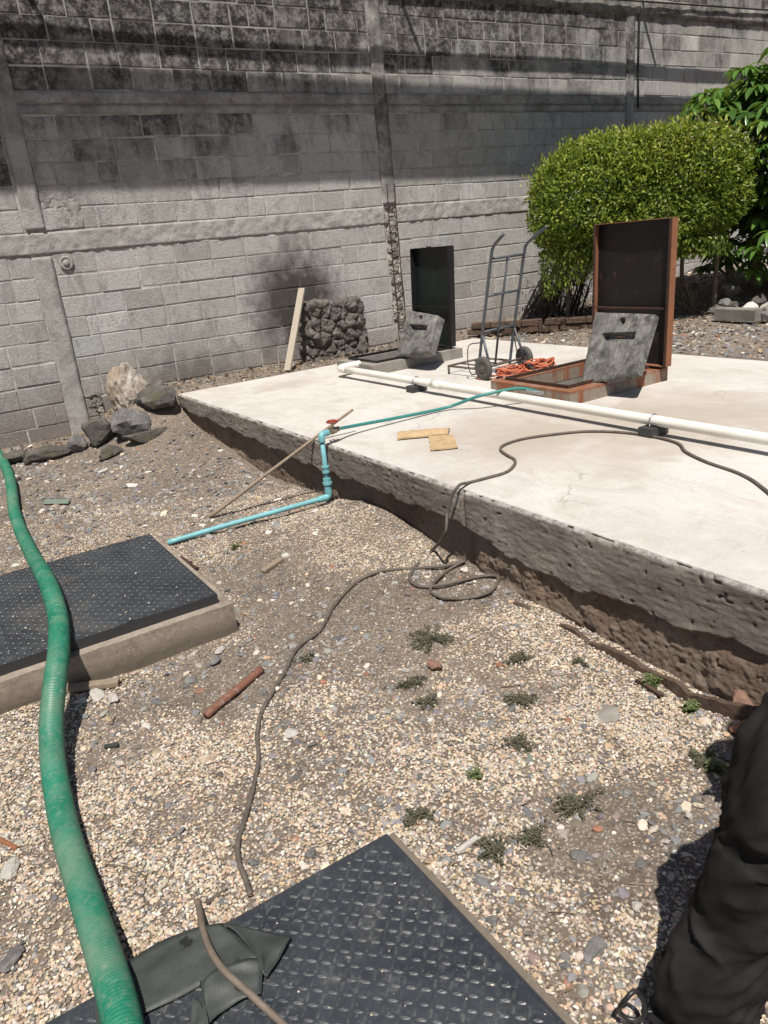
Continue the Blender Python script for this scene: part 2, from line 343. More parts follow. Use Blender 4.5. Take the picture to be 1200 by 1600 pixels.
    b1 = q.bump(q.noise(180, 4, .7, wv), .35, .003); q.bump(q.noise(18, 6, .7, wv), .5, .01, b1); M['curb'] = q.fin(c, .9, 0, .25)
    q = NB('grey_curb_concrete'); wv = q.vec(world=True); n = q.noise(6, 8, .7, wv, .3)
    c = q.mix(q.ramp(n, [(.35, 0.0), (.65, 1.0)]), (.28, .26, .235), (.19, .175, .155)); b1 = q.bump(q.noise(180, 4, .7, wv), .35, .003); q.bump(n, .5, .01, b1); M['curb_grey'] = q.fin(c, .9, 0, .25)
    q = NB('rust_stained_concrete'); wv = q.vec(world=True); n = q.noise(7, 8, .7, wv); sn = q.noise(9, 5, .6, q.vec(world=True, scale=(1, 1, .12)))
    c = q.mix(q.ramp(n, [(.35, 0.0), (.65, 1.0)]), (.30, .255, .21), (.20, .165, .135)); z = q.xyz(wv, 2)
    rs = q.math('MULTIPLY', q.ramp(sn, [(.50, 0.0), (.58, 1.0)]), .85); c = q.mix(rs, c, (.24, .085, .035))
    tz = q.ramp(q.math('SUBTRACT', z, T), [(.070, 0.0), (.092, .9)]); c = q.mix(q.math('MULTIPLY', tz, q.ramp(n, [(.35, .3), (.55, 1.0)])), c, (.22, .085, .04))
    b1 = q.bump(q.noise(160, 4, .7, wv), .5, .004); q.bump(n, .7, .012, b1); M['curb_rust'] = q.fin(c, .92, 0, .2)

    # black painted tread plate
    q = NB('black_tread_plate'); wv = q.vec(world=True)
    n = q.noise(3.2, 8, .7, wv, .6); n2 = q.noise(26, 6, .75, wv); n3 = q.noise(70, 4, .7, wv)
    c = q.mix(q.ramp(n, [(.35, 0.0), (.7, 1.0)]), (.017, .021, .027), (.043, .049, .057))
    c = q.mix(q.ramp(n2, [(.55, 0.0), (.72, .55)]), c, (.125, .125, .12))
    c = q.mix(q.ramp(q.noise(9, 8, .8, wv), [(.63, 0.0), (.70, .7)]), c, (.13, .085, .06))
    c = q.mix(q.ramp(q.noise(1.7, 8, .75, wv, 1.0), [(.52, 0.0), (.66, .45)]), c, (.13, .12, .105)); c = q.mix(q.ramp(q.noise(120, 3, .8, wv), [(.64, 0.0), (.72, .7)]), c, (.28, .26, .23))
    c = q.mix(q.math('MULTIPLY', q.attr('var'), q.ramp(n2, [(.38, .08), (.66, .75)])), c, (.14, .14, .135))
    q.bump(n3, .15, .002); M['plate'] = q.fin(c, q.ramp(n2, [(.3, .30), (.7, .58)]), 0, .6)
    q = NB('plate_edge_black'); M['plate_edge'] = q.fin((.03, .03, .032), .6)
    M['black_steel'] = rust_metal('black_painted_steel', (.012, .012, .013), (.10, .05, .03), .60, .72, .38)
    M['green_black_steel'] = rust_metal('dark_green_steel', (.010, .014, .013), (.07, .05, .04), .66, .8, .38)
    M['burnt_steel'] = rust_metal('burnt_black_rusty_steel', (.010, .008, .008), (.085, .035, .022), .56, .70, .5)
    M['rust'] = rust_metal('rusty_steel', (.20, .085, .045), (.34, .14, .065), .42, .62, .85)
    M['rustdark'] = rust_metal('dark_rusty_steel', (.045, .024, .018), (.14, .055, .03), .48, .66, .75)
    M['truck'] = rust_metal('grey_blue_painted_tube', (.085, .095, .11), (.12, .075, .05), .56, .68, .4)
    M['truckrust'] = rust_metal('worn_brown_tube', (.11, .085, .07), (.20, .10, .06), .5, .68, .6)
    q = NB('cover_concrete'); wv = q.vec(world=True); n = q.noise(9, 8, .75, wv, .4); st = q.noise(30, 6, .7, q.vec(world=True, scale=(1, 1, .2)))
    c = q.mix(q.ramp(n, [(.38, 0.0), (.66, 1.0)]), (.050, .050, .048), (.22, .21, .195)); c = q.mix(q.ramp(st, [(.58, 0.0), (.7, .6)]), c, (.42, .40, .36))
    q.bump(q.noise(80, 5, .8, wv), .6, .006); M['cover'] = q.fin(c, .85, 0, .3)

    # plastics, rubber
    M['pvc'] = simple('white_pvc', (.74, .72, .66), (.62, .59, .52), .38, 6, bump=.03, amt=.6)
    M['bluepvc'] = simple('light_blue_pvc', (.17, .43, .47), (.15, .34, .37), .4, 14, bump=.05)
    q = NB('teal_hose_plastic'); n = q.noise(20, 5, .6, q.vec(world=True)); M['teal'] = q.fin(q.mix(q.ramp(n, [(.6, 0.0), (.72, .6)]), (.035, .20, .185), (.05, .05, .05)), .4)
    q = NB('green_suction_hose'); wv = q.vec(world=True); n = q.noise(7, 8, .75, wv, .5); n2 = q.noise(60, 5, .7, wv)
    c = q.mix(q.ramp(n, [(.35, 0.0), (.68, 1.0)]), (.008, .135, .080), (.022, .19, .118)); c = q.mix(q.ramp(n2, [(.50, 0.0), (.76, .55)]), c, (.20, .23, .17))
    c = q.mix(q.ramp(q.noise(38, 7, .85, q.vec(world=True, scale=(.5, 1, 1))), [(.58, 0.0), (.68, .6)]), c, (.40, .41, .36)); c = q.mix(q.ramp(q.noise(3.1, 6, .7, wv), [(.45, 0.0), (.65, .6)]), c, (.17, .23, .16)); M['hose'] = q.fin(c, q.ramp(n, [(.3, .34), (.7, .6)]), 0, .5)
    M['cord'] = simple('dusty_black_cord', (.075, .062, .052), (.13, .11, .09), .75, 30, bump=.2, bd=.001)
    M['cord2'] = simple('brown_grey_cord', (.17, .135, .105), (.12, .095, .075), .7, 30, bump=.2, bd=.001)
    M['orange'] = simple('orange_cable', (.52, .14, .065), (.40, .115, .06), .5, 30, bump=0)
    M['wheel'] = simple('rubber_tyre', (.06, .056, .052), (.10, .095, .088), .85, 40)
    M['red'] = simple('red_handle_paint', (.30, .045, .03), (.20, .035, .025), .5, 50, bump=.1)
    M['brass'] = simple('dirty_brass', (.30, .25, .18), (.16, .13, .09), .45, 50, metal=.6)
    M['clamp'] = simple('galvanised_steel', (.45, .46, .46), (.35, .36, .36), .4, 40, metal=.7)
    M['blackblock'] = simple('black_painted_block', (.022, .022, .023), (.05, .05, .05), .6, 40)
    q = NB('black_rubber_sheet'); wv = q.vec(world=True); n = q.noise(8, 8, .7, wv, .5)
    c = q.mix(q.ramp(n, [(.35, 0.0), (.7, 1.0)]), (.028, .032, .030), (.062, .068, .062)); c = q.mix(q.ramp(q.noise(15, 3, .5, wv), [(.66, 0.0), (.68, .9)]), c, (.012, .012, .012))
    q.bump(q.noise(18, 5, .6, wv), .3, .006); M['rubber'] = q.fin(c, .55, 0, .4)
    def wood(name, a, b, rough=.8, sc=(6, 60, 60)):
        q = NB(name); n = q.noise(3, 6, .7, q.vec(scale=sc)); q.bump(n, .4, .004); return q.fin(q.mix(q.ramp(n, [(.35, 0.0), (.65, 1.0)]), a, b), rough, 0, .2)
    M['palewood'] = wood('pale_plank_wood', (.42, .37, .30), (.30, .26, .21), sc=(40, 40, 4))
    M['greywood'] = wood('weathered_wood', (.30, .24, .185), (.18, .14, .105))
    M['rotwood'] = wood('rotten_board', (.12, .085, .062), (.055, .038, .030), sc=(60, 5, 30))
    M['stick'] = wood('round_stick_wood', (.30, .235, .175), (.19, .145, .105), sc=(30, 30, 5))
    M['card'] = simple('brown_cardboard', (.46, .33, .185), (.36, .25, .14), .85, 25, bump=.4, bd=.006)
    M['rustrod'] = rust_metal('rusty_pipe', (.17, .075, .05), (.40, .33, .28), .55, .66, .9, sc=22)
    q = NB('black_trouser_cloth'); wv = q.vec(world=True); n = q.noise(9, 6, .6, wv, .4)
    c = q.mix(q.ramp(n, [(.4, 0.0), (.7, 1.0)]), (.013, .0125, .0125), (.026, .0235, .0225)); q.bump(q.noise(500, 2, .5, wv), .25, .0015)
    M['cloth'] = q.fin(c, .85, 0, .12)
    M['shirt'] = simple('grey_shirt_cloth', (.12, .13, .16), None, .9, 20)
    M['skin'] = simple('skin', (.34, .19, .12), (.30, .16, .10), .55, 20, bump=.05)
    M['hair'] = simple('black_hair', (.015, .012, .01), None, .6, 60)
    M['shoe'] = simple('black_shoe', (.012, .012, .013), (.03, .03, .03), .4, 40)
    def leafm(name, stops, tr=.35, rough=.42):
        q = NB(name); v = q.attr('var'); c = q.ramp(v, stops); q.fin(c, rough, 0, .45)
        t = q.n.new('ShaderNodeBsdfTranslucent'); q.l.new(q.mix(.5, c, (.30, .40, .04)), t.inputs[0]); mx = q.n.new('ShaderNodeMixShader'); mx.inputs[0].default_value = tr
        q.l.new(q.b.outputs[0], mx.inputs[1]); q.l.new(t.outputs[0], mx.inputs[2]); q.l.new(mx.outputs[0], q.n['Material Output'].inputs[0]); return q.m
    M['leaf'] = leafm('hedge_leaf', [(0, (.045, .075, .014)), (.45, (.15, .21, .026)), (.8, (.32, .37, .045)), (.955, (.46, .46, .09)), (.97, (.20, .06, .05)), (1, (.22, .07, .06))])
    M['bigleaf'] = leafm('glossy_tree_leaf', [(0, (.030, .075, .020)), (.6, (.10, .21, .04)), (1, (.22, .34, .07))], .3, .3)
    M['weed'] = leafm('weed_leaf', [(0, (.065, .062, .042)), (.6, (.095, .092, .060)), (1, (.14, .135, .085))], .15, .7)
    M['freshweed'] = leafm('fresh_weed_leaf', [(0, (.085, .11, .045)), (1, (.15, .18, .07))], .25, .6)
    M['bark'] = simple('bark', (.20, .155, .11), (.11, .085, .06), .9, 14, bump=.6, bd=.012)
    M['darkbark'] = simple('dark_dry_frond', (.12, .095, .07), (.055, .042, .032), .9, 18, bump=.5)
    M['wire'] = simple('black_wire', (.015, .015, .015), None, .6, 30, bump=0)
    M['steelbeam'] = simple('galvanised_beam', (.34, .34, .34), (.28, .28, .28), .5, 5, metal=.3)
    M['teal_scrap'] = simple('faded_teal_plastic', (.13, .20, .17), (.17, .18, .15), .6, 20)
mats()

# ================================================================== GROUND
def axis(segs):
    out = []
    for a, b, st in segs: out += list(np.arange(a, b, st))
    return np.array(out+[segs[-1][1]])
def cream(x, y):
    """how much loose pale pebble lies here, 0..1"""
    n = fbm(x, y, 1.1, 31, 5); k = sm(.40, .60, n+.10*np.exp(-((y-1.6)/.9)**2)*sm(1.5, .7, x)+.05*sm(5.2, 3.6, y))
    # bare earth patches seen in the photograph
    for (cx, cy, rx, ry, s) in ((1.33, 1.15, .24, .30, .95), (1.10, 2.0, .50, .18, .50), (.15, 5.6, .7, .9, .5), (.5, 7.0, 1.2, .8, .9), (1.72, 1.9, .20, .14, .5),
                                (.42, 2.65, .36, .20, .45), (1.45, 3.0, .4, .3, .6), (1.35, 2.15, .42, .10, .4), (1.0, .9, .15, .2, .5), (1.3, 4.7, .4, .35, .45)):
        d = ((x-cx)/rx)**2+((y-cy)/ry)**2+.9*(fbm(x, y, 5, 77)-.5)
        k = k*(1-s*sm(1.35, .4, d))
    return k*(1-.70*sm(4.8, 7.2, y))
def in_slab(x, y): return (x > 2.235) & (x < 5.88) & (y < 7.33)
xs = axis([(-40, -6, 3), (-6, -1.6, .4), (-1.6, 2.26, .028), (2.26, 5.8, .4), (5.8, 9, .07), (9, 14, .2), (14, 46, 4)])
ys = axis([(-30, -2, 2), (-2, .4, .2), (.4, 4, .028), (4, 8.24, .04), (8.24, 10, .3), (10, 50, 5)])
X, Y = np.meshgrid(xs, ys); Z = g(X, Y)
Z = np.where(in_slab(X, Y) & (X > 2.26), -1.3, Z)
nx, ny = len(xs), len(ys)
idx = np.arange(nx*ny).reshape(ny, nx)
F = np.stack([idx[:-1, :-1].ravel(), idx[:-1, 1:].ravel(), idx[1:, 1:].ravel(), idx[1:, :-1].ravel()], 1)
me = npmesh('ground', np.stack([X.ravel(), Y.ravel(), Z.ravel()], 1), F, {'cream': cream(X, Y).ravel()})
o = link('ground', me, M['dirt'], smooth=True); o['kind'] = 'structure'

# ------------------------------------------------------------------ loose stones (stuff)
def scatter_tree(name, subdiv, rough):
    t = bpy.data.node_groups.new(name, 'GeometryNodeTree')
    t.interface.new_socket('Geometry', in_out='INPUT', socket_type='NodeSocketGeometry')
    t.interface.new_socket('Geometry', in_out='OUTPUT', socket_type='NodeSocketGeometry')
    n = t.nodes; l = t.links; gi = n.new('NodeGroupInput'); go = n.new('NodeGroupOutput')
    jn = n.new('GeometryNodeJoinGeometry')
    for k in range(8):
        ico = n.new('GeometryNodeMeshIcoSphere'); ico.inputs['Radius'].default_value = 1; ico.inputs['Subdivisions'].default_value = subdiv
        pos = n.new('GeometryNodeInputPosition'); ad = n.new('ShaderNodeVectorMath'); ad.inputs[1].default_value = (k*7.3, k*3.1, k*5.7)
        l.new(pos.outputs[0], ad.inputs[0]); nz = n.new('ShaderNodeTexNoise'); nz.inputs['Scale'].default_value = 1.5; nz.inputs['Detail'].default_value = 2
        l.new(ad.outputs[0], nz.inputs['Vector'])
        sb = n.new('ShaderNodeVectorMath'); sb.operation = 'SUBTRACT'; sb.inputs[1].default_value = (.5, .5, .5); l.new(nz.outputs['Color'], sb.inputs[0])
        sc = n.new('ShaderNodeVectorMath'); sc.operation = 'SCALE'; sc.inputs['Scale'].default_value = rough; l.new(sb.outputs[0], sc.inputs[0])
        sp = n.new('GeometryNodeSetPosition'); l.new(ico.outputs['Mesh'], sp.inputs['Geometry']); l.new(sc.outputs[0], sp.inputs['Offset'])
        gti = n.new('GeometryNodeGeometryToInstance'); l.new(sp.outputs[0], gti.inputs[0]); l.new(gti.outputs[0], jn.inputs[0])
    sm_ = n.new('GeometryNodeSetMaterial'); sm_.inputs['Material'].default_value = M['stone_inst']; l.new(jn.outputs[0], sm_.inputs[0])
    iop = n.new('GeometryNodeInstanceOnPoints'); iop.inputs['Pick Instance'].default_value = True
    l.new(gi.outputs[0], iop.inputs['Points']); l.new(sm_.outputs[0], iop.inputs['Instance'])
    def na(nm, ty):
        a = n.new('GeometryNodeInputNamedAttribute'); a.data_type = ty; a.inputs[0].default_value = nm; return a.outputs[0]
    l.new(na('vi', 'INT'), iop.inputs['Instance Index']); l.new(na('rot', 'FLOAT_VECTOR'), iop.inputs['Rotation']); l.new(na('scl', 'FLOAT_VECTOR'), iop.inputs['Scale'])
    l.new(iop.outputs[0], go.inputs[0]); return t
def scatter(name, P, S, COL, tree, label, cat, flat=.65):
    n = len(P); me = bpy.data.meshes.new(name); me.vertices.add(n); me.vertices.foreach_set('co', P.astype(np.float32).ravel())
    a = me.attributes.new('vi', 'INT', 'POINT'); a.data.foreach_set('value', RNG.integers(0, 8, n).astype(np.int32))
    r = np.stack([RNG.normal(0, .28, n), RNG.normal(0, .28, n), RNG.uniform(0, 6.28, n)], 1)
    a = me.attributes.new('rot', 'FLOAT_VECTOR', 'POINT'); a.data.foreach_set('vector', r.astype(np.float32).ravel())
    s = np.stack([S*RNG.uniform(.85, 1.35, n), S*RNG.uniform(.65, 1.0, n), S*flat*RNG.uniform(.6, 1.1, n)], 1)
    a = me.attributes.new('scl', 'FLOAT_VECTOR', 'POINT'); a.data.foreach_set('vector', s.astype(np.float32).ravel())
    c = np.concatenate([COL, np.ones((n, 1))], 1)
    a = me.attributes.new('col', 'FLOAT_COLOR', 'POINT'); a.data.foreach_set('color', c.astype(np.float32).ravel())
    o = bpy.data.objects.new(name, me); C.objects.link(o); tag(o, label, cat, kind='stuff')
    md = o.modifiers.new('scatter', 'NODES'); md.node_group = tree; return o
t1 = scatter_tree('pebble_scatter', 2, 1.5); t2 = scatter_tree('chip_scatter', 1, 1.2)
def seen(P, pad=60):
    d = P-EYE; zc = d@_fw; x = 600+F_PX*(d@_r)/zc; y = 800-F_PX*(d@_u)/zc
    return (zc > .1) & (x > -pad-260) & (x < 1200+pad+260) & (y > 100) & (y < 1600+pad+220)
FG = (.80, 1.50)      # corner of the foreground plate
def blocked(x, y):
    a = (x < FG[0]+.045) & (y < FG[1]+.01) ; b = (x < .985) & (y > 3.02) & (y < 4.2)
    return a | b
def pts(n, x0, x1, y0, y1, power=1.0):
    x = RNG.uniform(x0, x1, n); y = y0+(y1-y0)*RNG.uniform(0, 1, n)**power; return x, y
def palette(n, cols, wts, jit=.19):
    k = RNG.choice(len(cols), n, p=np.array(wts)/sum(wts)); c = np.array(cols)[k]*RNG.uniform(1-jit*1.6, 1+jit, (n, 1))
    return np.clip(c*RNG.uniform(1-jit*.3, 1+jit*.3, (n, 3)), .01, .9)
CREAM = [(.60, .475, .345), (.66, .58, .47), (.52, .38, .255), (.72, .68, .61), (.52, .46, .40), (.56, .40, .31)]
GREY = [(.22, .22, .225), (.31, .30, .29), (.15, .15, .155), (.36, .33, .30), (.25, .20, .17), (.24, .245, .26)]
# pale rounded pebbles, near and far
def pale(n, x0, x1, y0, y1, s0, s1, power, tree, name, label, lim=.0):
    x, y = pts(n, x0, x1, y0, y1, power); k = cream(x, y)
    keep = (RNG.uniform(0, 1, n) < (.035+.90*k)*(.30+1.0*sm(.34, .62, fbm(x, y, 6, 205, 4)))) & ~blocked(x, y) & ~in_slab(x+.02, y); x = x[keep]; y = y[keep]; k = k[keep]
    S = RNG.gamma(6, 1/6, len(x))*(s1-s0)*.5+s0; P = np.stack([x, y, g(x, y)+S*RNG.uniform(-.25, .25, len(x))+k*.004], 1)
    sn = seen(P); P = P[sn]; S = S[sn]
    return scatter(name, P, S, palette(len(P), CREAM+GREY[:4], [22, 20, 14, 11, 9, 6, 4, 4, 2.5, 3]), tree, label, 'gravel')
pale(150000, -.7, 2.3, .5, 3.4, .0026, .0068, 1.25, t1, 'cream_gravel', 'loose cream and tan pebbles spread over the ground in front of the slab and hatches')
pale(120000, -1.2, 2.3, 3.4, 7.6, .0028, .0068, 1.15, t2, 'distant_gravel', 'finer cream pebbles mixed with earth on the far ground beside the slab towards the block wall')
# grey angular chips
def greys(n, x0, x1, y0, y1, s0, s1, tree, name, label, right=False, z0=0.0):
    x, y = pts(n, x0, x1, y0, y1); dens = .30+.7*sm(.45, .62, fbm(x, y, 1.7, 91))
    if not right:
        dens = dens*(1-.6*cream(x, y)) + .9*np.exp(-(((x-.96)/.10)**2+((y-1.02)/.30)**2))+.5*np.exp(-(((x-1.05)/.3)**2+((y-1.5)/.2)**2))
    keep = (RNG.uniform(0, 1, n) < dens) & ~blocked(x, y) & (~in_slab(x+.02, y)); x = x[keep]; y = y[keep]
    S = s0+(s1-s0)*RNG.uniform(0, 1, len(x))**3.0; P = np.stack([x, y, g(x, y)+S*RNG.uniform(.0, .25, len(x))], 1)
    sn = seen(P); P = P[sn]; S = S[sn]
    return scatter(name, P, S, palette(len(P), GREY+CREAM[1:4]+[(.36, .17, .11)], [12, 12, 9, 9, 10, 8, 3.5, 2, 2.5, 1.2]), tree, label, 'stones', .5)
greys(11000, -.7, 2.25, .5, 3.6, .006, .019, t1, 'grey_stone_chips', 'angular grey and brown stone chips lying among the cream pebbles near the camera')
greys(16000, -1.2, 2.25, 3.6, 8.1, .006, .026, t1, 'distant_stone_chips', 'angular stone chips and small rubble on the earth between left hatch and block wall')
greys(17000, 5.93, 11.5, 2.4, 8.1, .006, .034, t1, 'rubble_gravel', 'grey and brown gravel on the ground beyond the right edge of the slab', True)
greys(5000, 1.9, 5.9, 7.34, 8.15, .006, .022, t2, 'wall_foot_gravel', 'small stones on the brown strip of earth between slab and block wall', True)
# dry crumbs of earth and soil
def crumbs(n, x0, x1, y0, y1, s0, s1):
    x, y = pts(n, x0, x1, y0, y1, 1.2); k = cream(x, y); keep = (RNG.uniform(0, 1, n) < 1-.75*k) & ~blocked(x, y) & ~in_slab(x+.01, y); x = x[keep]; y = y[keep]
    S = s0+(s1-s0)*RNG.uniform(0, 1, len(x))**2; P = np.stack([x, y, g(x, y)+S*.1], 1); sn = seen(P); P = P[sn]; S = S[sn]
    return scatter('soil_crumbs', P, S, palette(len(P), [(.16, .13, .105), (.10, .082, .068), (.23, .20, .17), (.31, .285, .255), (.46, .40, .33)], [5, 4, 4, 3, 1.0]), t2, 'crumbs of brown soil and grit between the pebbles', 'soil')
crumbs(110000, -.8, 2.3, .5, 7.5, .0018, .0062)

# ================================================================== SLAB
slab = thing('concrete_slab', 'large raised pale concrete slab with rough dark broken side facing the gravel', 'slab', (2.2, 3, 0))
H1 = (3.93, 4.78, 6.38, 6.86); H2 = (3.98, 4.80, 3.90, 4.50)
sx = sorted(set(list(np.round(np.arange(2.3, 5.9, .1), 3))+[H1[0], H1[1], H2[0], H2[1], 5.9])); sy = sorted(set(list(np.round(np.arange(-1.5, 7.3, .1), 3))+[H1[2], H1[3], H2[2], H2[3], 7.33]))
sx = np.array(sx); sy = np.array(sy); Xg, Yg = np.meshgrid(sx, sy)
dm = (np.abs(Xg-sx[0]) > -1)
Zg = T+(fbm(Xg, Yg, 1.2, 44)-.5)*.006
V = np.stack([Xg.ravel(), Yg.ravel(), Zg.ravel()], 1); ii = np.arange(len(V)).reshape(len(sy), len(sx)); FF = []
for j in range(len(sy)-1):
    for i in range(len(sx)-1):
        cxm, cym = (sx[i]+sx[i+1])/2, (sy[j]+sy[j+1])/2
        if any(h[0] < cxm < h[1] and h[2] < cym < h[3] for h in (H1, H2)): continue
        FF.append((ii[j, i], ii[j, i+1], ii[j+1, i+1], ii[j+1, i]))
top = npmesh('top', V, FF); link('top', top, M['slab'], slab, True)
# the long side: a fine grid from the top sheet's edge over the lip down below the earth
yy = np.arange(-1.5, 7.335, .0075); lip = np.interp(yy, [-1.5, 1.27, 2.14, 2.6, 2.87, 3.6, 4.5, 7.2], [.17, .18, .12, .15, .20, .20, .20, .27])+(fbm(yy, yy*0, 7, 12, 4)-.5)*.075
rows = [('t', 2.30), ('t', 2.25), ('t', 2.225), ('t', 2.212)]+[('s', z) for z in np.arange(T-.002, -.26, -.0065)]
V = []; va = []; ri = []
for kind, q in rows:
    if kind == 't':
        z = T+(fbm(np.full_like(yy, q), yy, 1.2, 44)-.5)*.006 if q > 2.29 else np.full_like(yy, T)+(fbm(yy, yy*0, 25, 5)-.5)*.004*(q < 2.24)
        x = np.full_like(yy, q); v_ = np.ones_like(yy); r_ = np.full_like(yy, 1.0 if q < 2.24 else 0.0)
    else:
        n1 = fbm(yy, np.full_like(yy, q), 14, 21, 4); n2 = fbm(yy*.5, np.full_like(yy, q)*3, 20, 22, 4); n3 = fbm(yy, np.full_like(yy, q), 3.5, 25, 4)
        v_ = sm(-.006, .010, q-lip)
        pit = sm(.80, .90, fbm(yy, np.full_like(yy, q), 40, 61, 2))*.012
        lump = .018*sm(.55, .7, n3)
        x = 2.200+(fbm(yy*2.2, np.full_like(yy, q)*9, 9, 301, 5)-.5)*.005+(fbm(yy, np.full_like(yy, q), 60, 311, 3)-.5)*(.004+.008*(1-v_))+(n3-.5)*.012+(1-v_)*(np.interp(yy, [-1.5, 2.2, 2.8, 2.9, 4.2, 6.4, 7.3], [.022, .026, .024, .055, .060, .05, .035])+.02*(fbm(yy, yy*0, 3, 88)-.5))+(n1-.5)*.0045+(n2-.5)*.005*v_+pit-lump*(1-v_)
        x = x+.010*sm(.012, .0, T-q)+ .012*sm(.02, .0, np.abs(yy-2.885))+.02*sm(T-.05, T-.25, q)*0
        edge = sm(.55, .70, fbm(yy, np.full_like(yy, q), 18, 71, 3))*sm(.03, .0, T-q)*.014; x = x+edge
        z = np.full_like(yy, q)+0*yy; r_ = sm(.020, .004, T-q)+.8*sm(.12, .0, np.abs(yy-2.93))*sm(.05, .2, q)*sm(.5, .62, n1)*(v_ > .5)
        r_ = np.clip(r_, 0, 1)
    V.append(np.stack([x, yy, z], 1)); va.append(v_); ri.append(r_)
V = np.concatenate(V); n = len(yy); R_ = len(rows); ii = np.arange(R_*n).reshape(R_, n)
F = np.stack([ii[:-1, :-1].ravel(), ii[1:, :-1].ravel(), ii[1:, 1:].ravel(), ii[:-1, 1:].ravel()], 1)
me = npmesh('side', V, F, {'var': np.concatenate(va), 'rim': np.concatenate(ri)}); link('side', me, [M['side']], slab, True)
# cells of the first strip use the top material
me.materials.append(M['slab']); mi = np.zeros(len(F), np.int32); mi[:2*(n-1)] = 1; me.polygons.foreach_set('material_index', mi)
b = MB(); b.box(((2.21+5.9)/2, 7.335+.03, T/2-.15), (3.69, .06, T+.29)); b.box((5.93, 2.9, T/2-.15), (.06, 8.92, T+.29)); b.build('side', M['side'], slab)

# ================================================================== WALL
WY = 8.19
wall = thing('block_wall', 'tall weathered grey concrete block wall with black mould along its top', 'wall', (7, 8.3, .2))
def blocks():
    V = []; Fq = []; var = []
    def blk(x0, x1, z0, z1, val, pro):
        b = len(V); j = lambda s: random.uniform(-s, s)
        c = [(x0, z0), (x1, z0), (x1, z1), (x0, z1)]; c = [(a+j(.004), q+j(.0035)) for a, q in c]
        V.extend([(a, WY+.03, q) for a, q in c]); V.extend([(a, WY-pro+.005, q) for a, q in c])
        cx, cz = (x0+x1)/2, (z0+z1)/2; k = .006
        V.extend([(a+(k if a < cx else -k), WY-pro+j(.0012), q+(k if q < cz else -k)) for a, q in c])
        for r in (0, 4):
            for i in range(4): Fq.append((b+r+i, b+r+(i+1) % 4, b+r+4+(i+1) % 4, b+r+4+i))
        Fq.append((b+8, b+9, b+10, b+11)); var.extend([val]*12)
    rowz = [(-.4+.2*k) for k in range(11)]+[2.0+.2*k for k in range(5)]+[3.2+.2*k for k in range(5)]+[4.4, 4.6]
    bays = [(-3.2, 1.31), (1.50, 5.33), (5.51, 9.56), (9.73, 15)]
    for r, z0 in enumerate(rowz):
        zz = z0
        for bi, (a, bx) in enumerate(bays):
            x = a+random.choice([0, -.2, -.1])
            if z0 >= 2.0 and bi == 2: wd = .40
            else: wd = .40
            while x < bx-.02:
                L = wd if random.random() > .09 else .2
                if random.random() < .06: L = .30
                x0 = max(x, a); x1 = min(x+L, bx)
                if bx-x1 < .06: x1 = bx
                if x1-x0 > .04:
                    v = min(1, max(0, random.gauss(.50, .20)))
                    sag = .006*math.sin(x*1.7+r)
                    blk(x0+.0065, x1-.0065, zz+.006+sag, zz+.194+sag, v, random.uniform(.0012, .0092))
                x += L
                if x1 == bx: break
    return npmesh('blockwork', V, Fq, {'var': var})
link('blockwork', blocks(), M['block'], wall)
def rough_box(name, x0, x1, z0, z1, y0, mat, seed, st=.03, amp=.012, parent=wall, depth=.1, ragged=0.0):
    """a cast member whose front and sides are gently uneven"""
    nx_ = max(2, int((x1-x0)/st)); nz = max(2, int((z1-z0)/st)); us = np.linspace(x0, x1, nx_+1); zs = np.linspace(z0, z1, nz+1)
    U, W = np.meshgrid(us, zs); n = fbm(U*1.0, W, 9, seed, 4); Yv = y0+(n-.5)*2*amp
    if ragged: Yv = Yv+ragged*sm(.5, .62, fbm(U, W, 16, seed+5, 3))
    xo = (fbm(W, W*0, 6, seed+3)-.5)*amp*1.8*((U == x0) | (U == x1)); zo = (fbm(U, U*0, 4, seed+4)-.5)*amp*1.2*((W == z0) | (W == z1))
    V = np.stack([(U+xo).ravel(), Yv.ravel(), (W+zo).ravel()], 1).tolist(); ii = np.arange(len(V)).reshape(nz+1, nx_+1)
    F = np.stack([ii[:-1, :-1].ravel(), ii[:-1, 1:].ravel(), ii[1:, 1:].ravel(), ii[1:, :-1].ravel()], 1).tolist()
    loop = list(ii[0, :])+list(ii[1:, -1])+list(ii[-1, -2::-1])+list(ii[-2:0:-1, 0]); bk = len(V)
    for i in loop: p = V[i]; V.append((p[0], y0+depth, p[2]))
    L = len(loop)
    for k in range(L): F.append((loop[k], bk+k, bk+(k+1) % L, loop[(k+1) % L]))
    return link(name, npmesh(name, V, F), mat, parent, True)
b = MB(); b.box((6, WY+.0965, 2.1), (18.6, .19, 5.3)); b.build('mortar', M['mortar'], wall)
for k, (xa, xb, z0, z1) in enumerate([(1.315, 1.495, -.3, 1.78), (1.33, 1.50, 2.02, 4.62), (5.335, 5.505, 2.02, 4.62), (9.565, 9.725, -.2, 4.62)]):
    rough_box('column', xa, xb, z0, z1, WY-.022, M['column_dark' if k == 2 else 'column'], 100+k, amp=.008)
cm = rough_box('broken_column', 5.345, 5.50, .3, 2.0, WY-.012, M['rubble'], 140, st=.014, amp=.022, ragged=.02); cm['label'] = 'broken open column with coarse aggregate and bare rusty bars'
b = MB()
for xx in (5.375, 5.485):
    b.cur = 0; b.tube([(xx+.004*math.sin(z*9), WY-.05+.006*math.sin(z*5), z) for z in np.arange(.32, 2.25, .06)], .0065, 6)
for z in np.arange(.45, 2.2, .22): b.tube([(5.37, WY-.052, z), (5.49, WY-.054, z+.012)], .004, 5)
b.build('reinforcing_bars', M['rustdark'], wall)
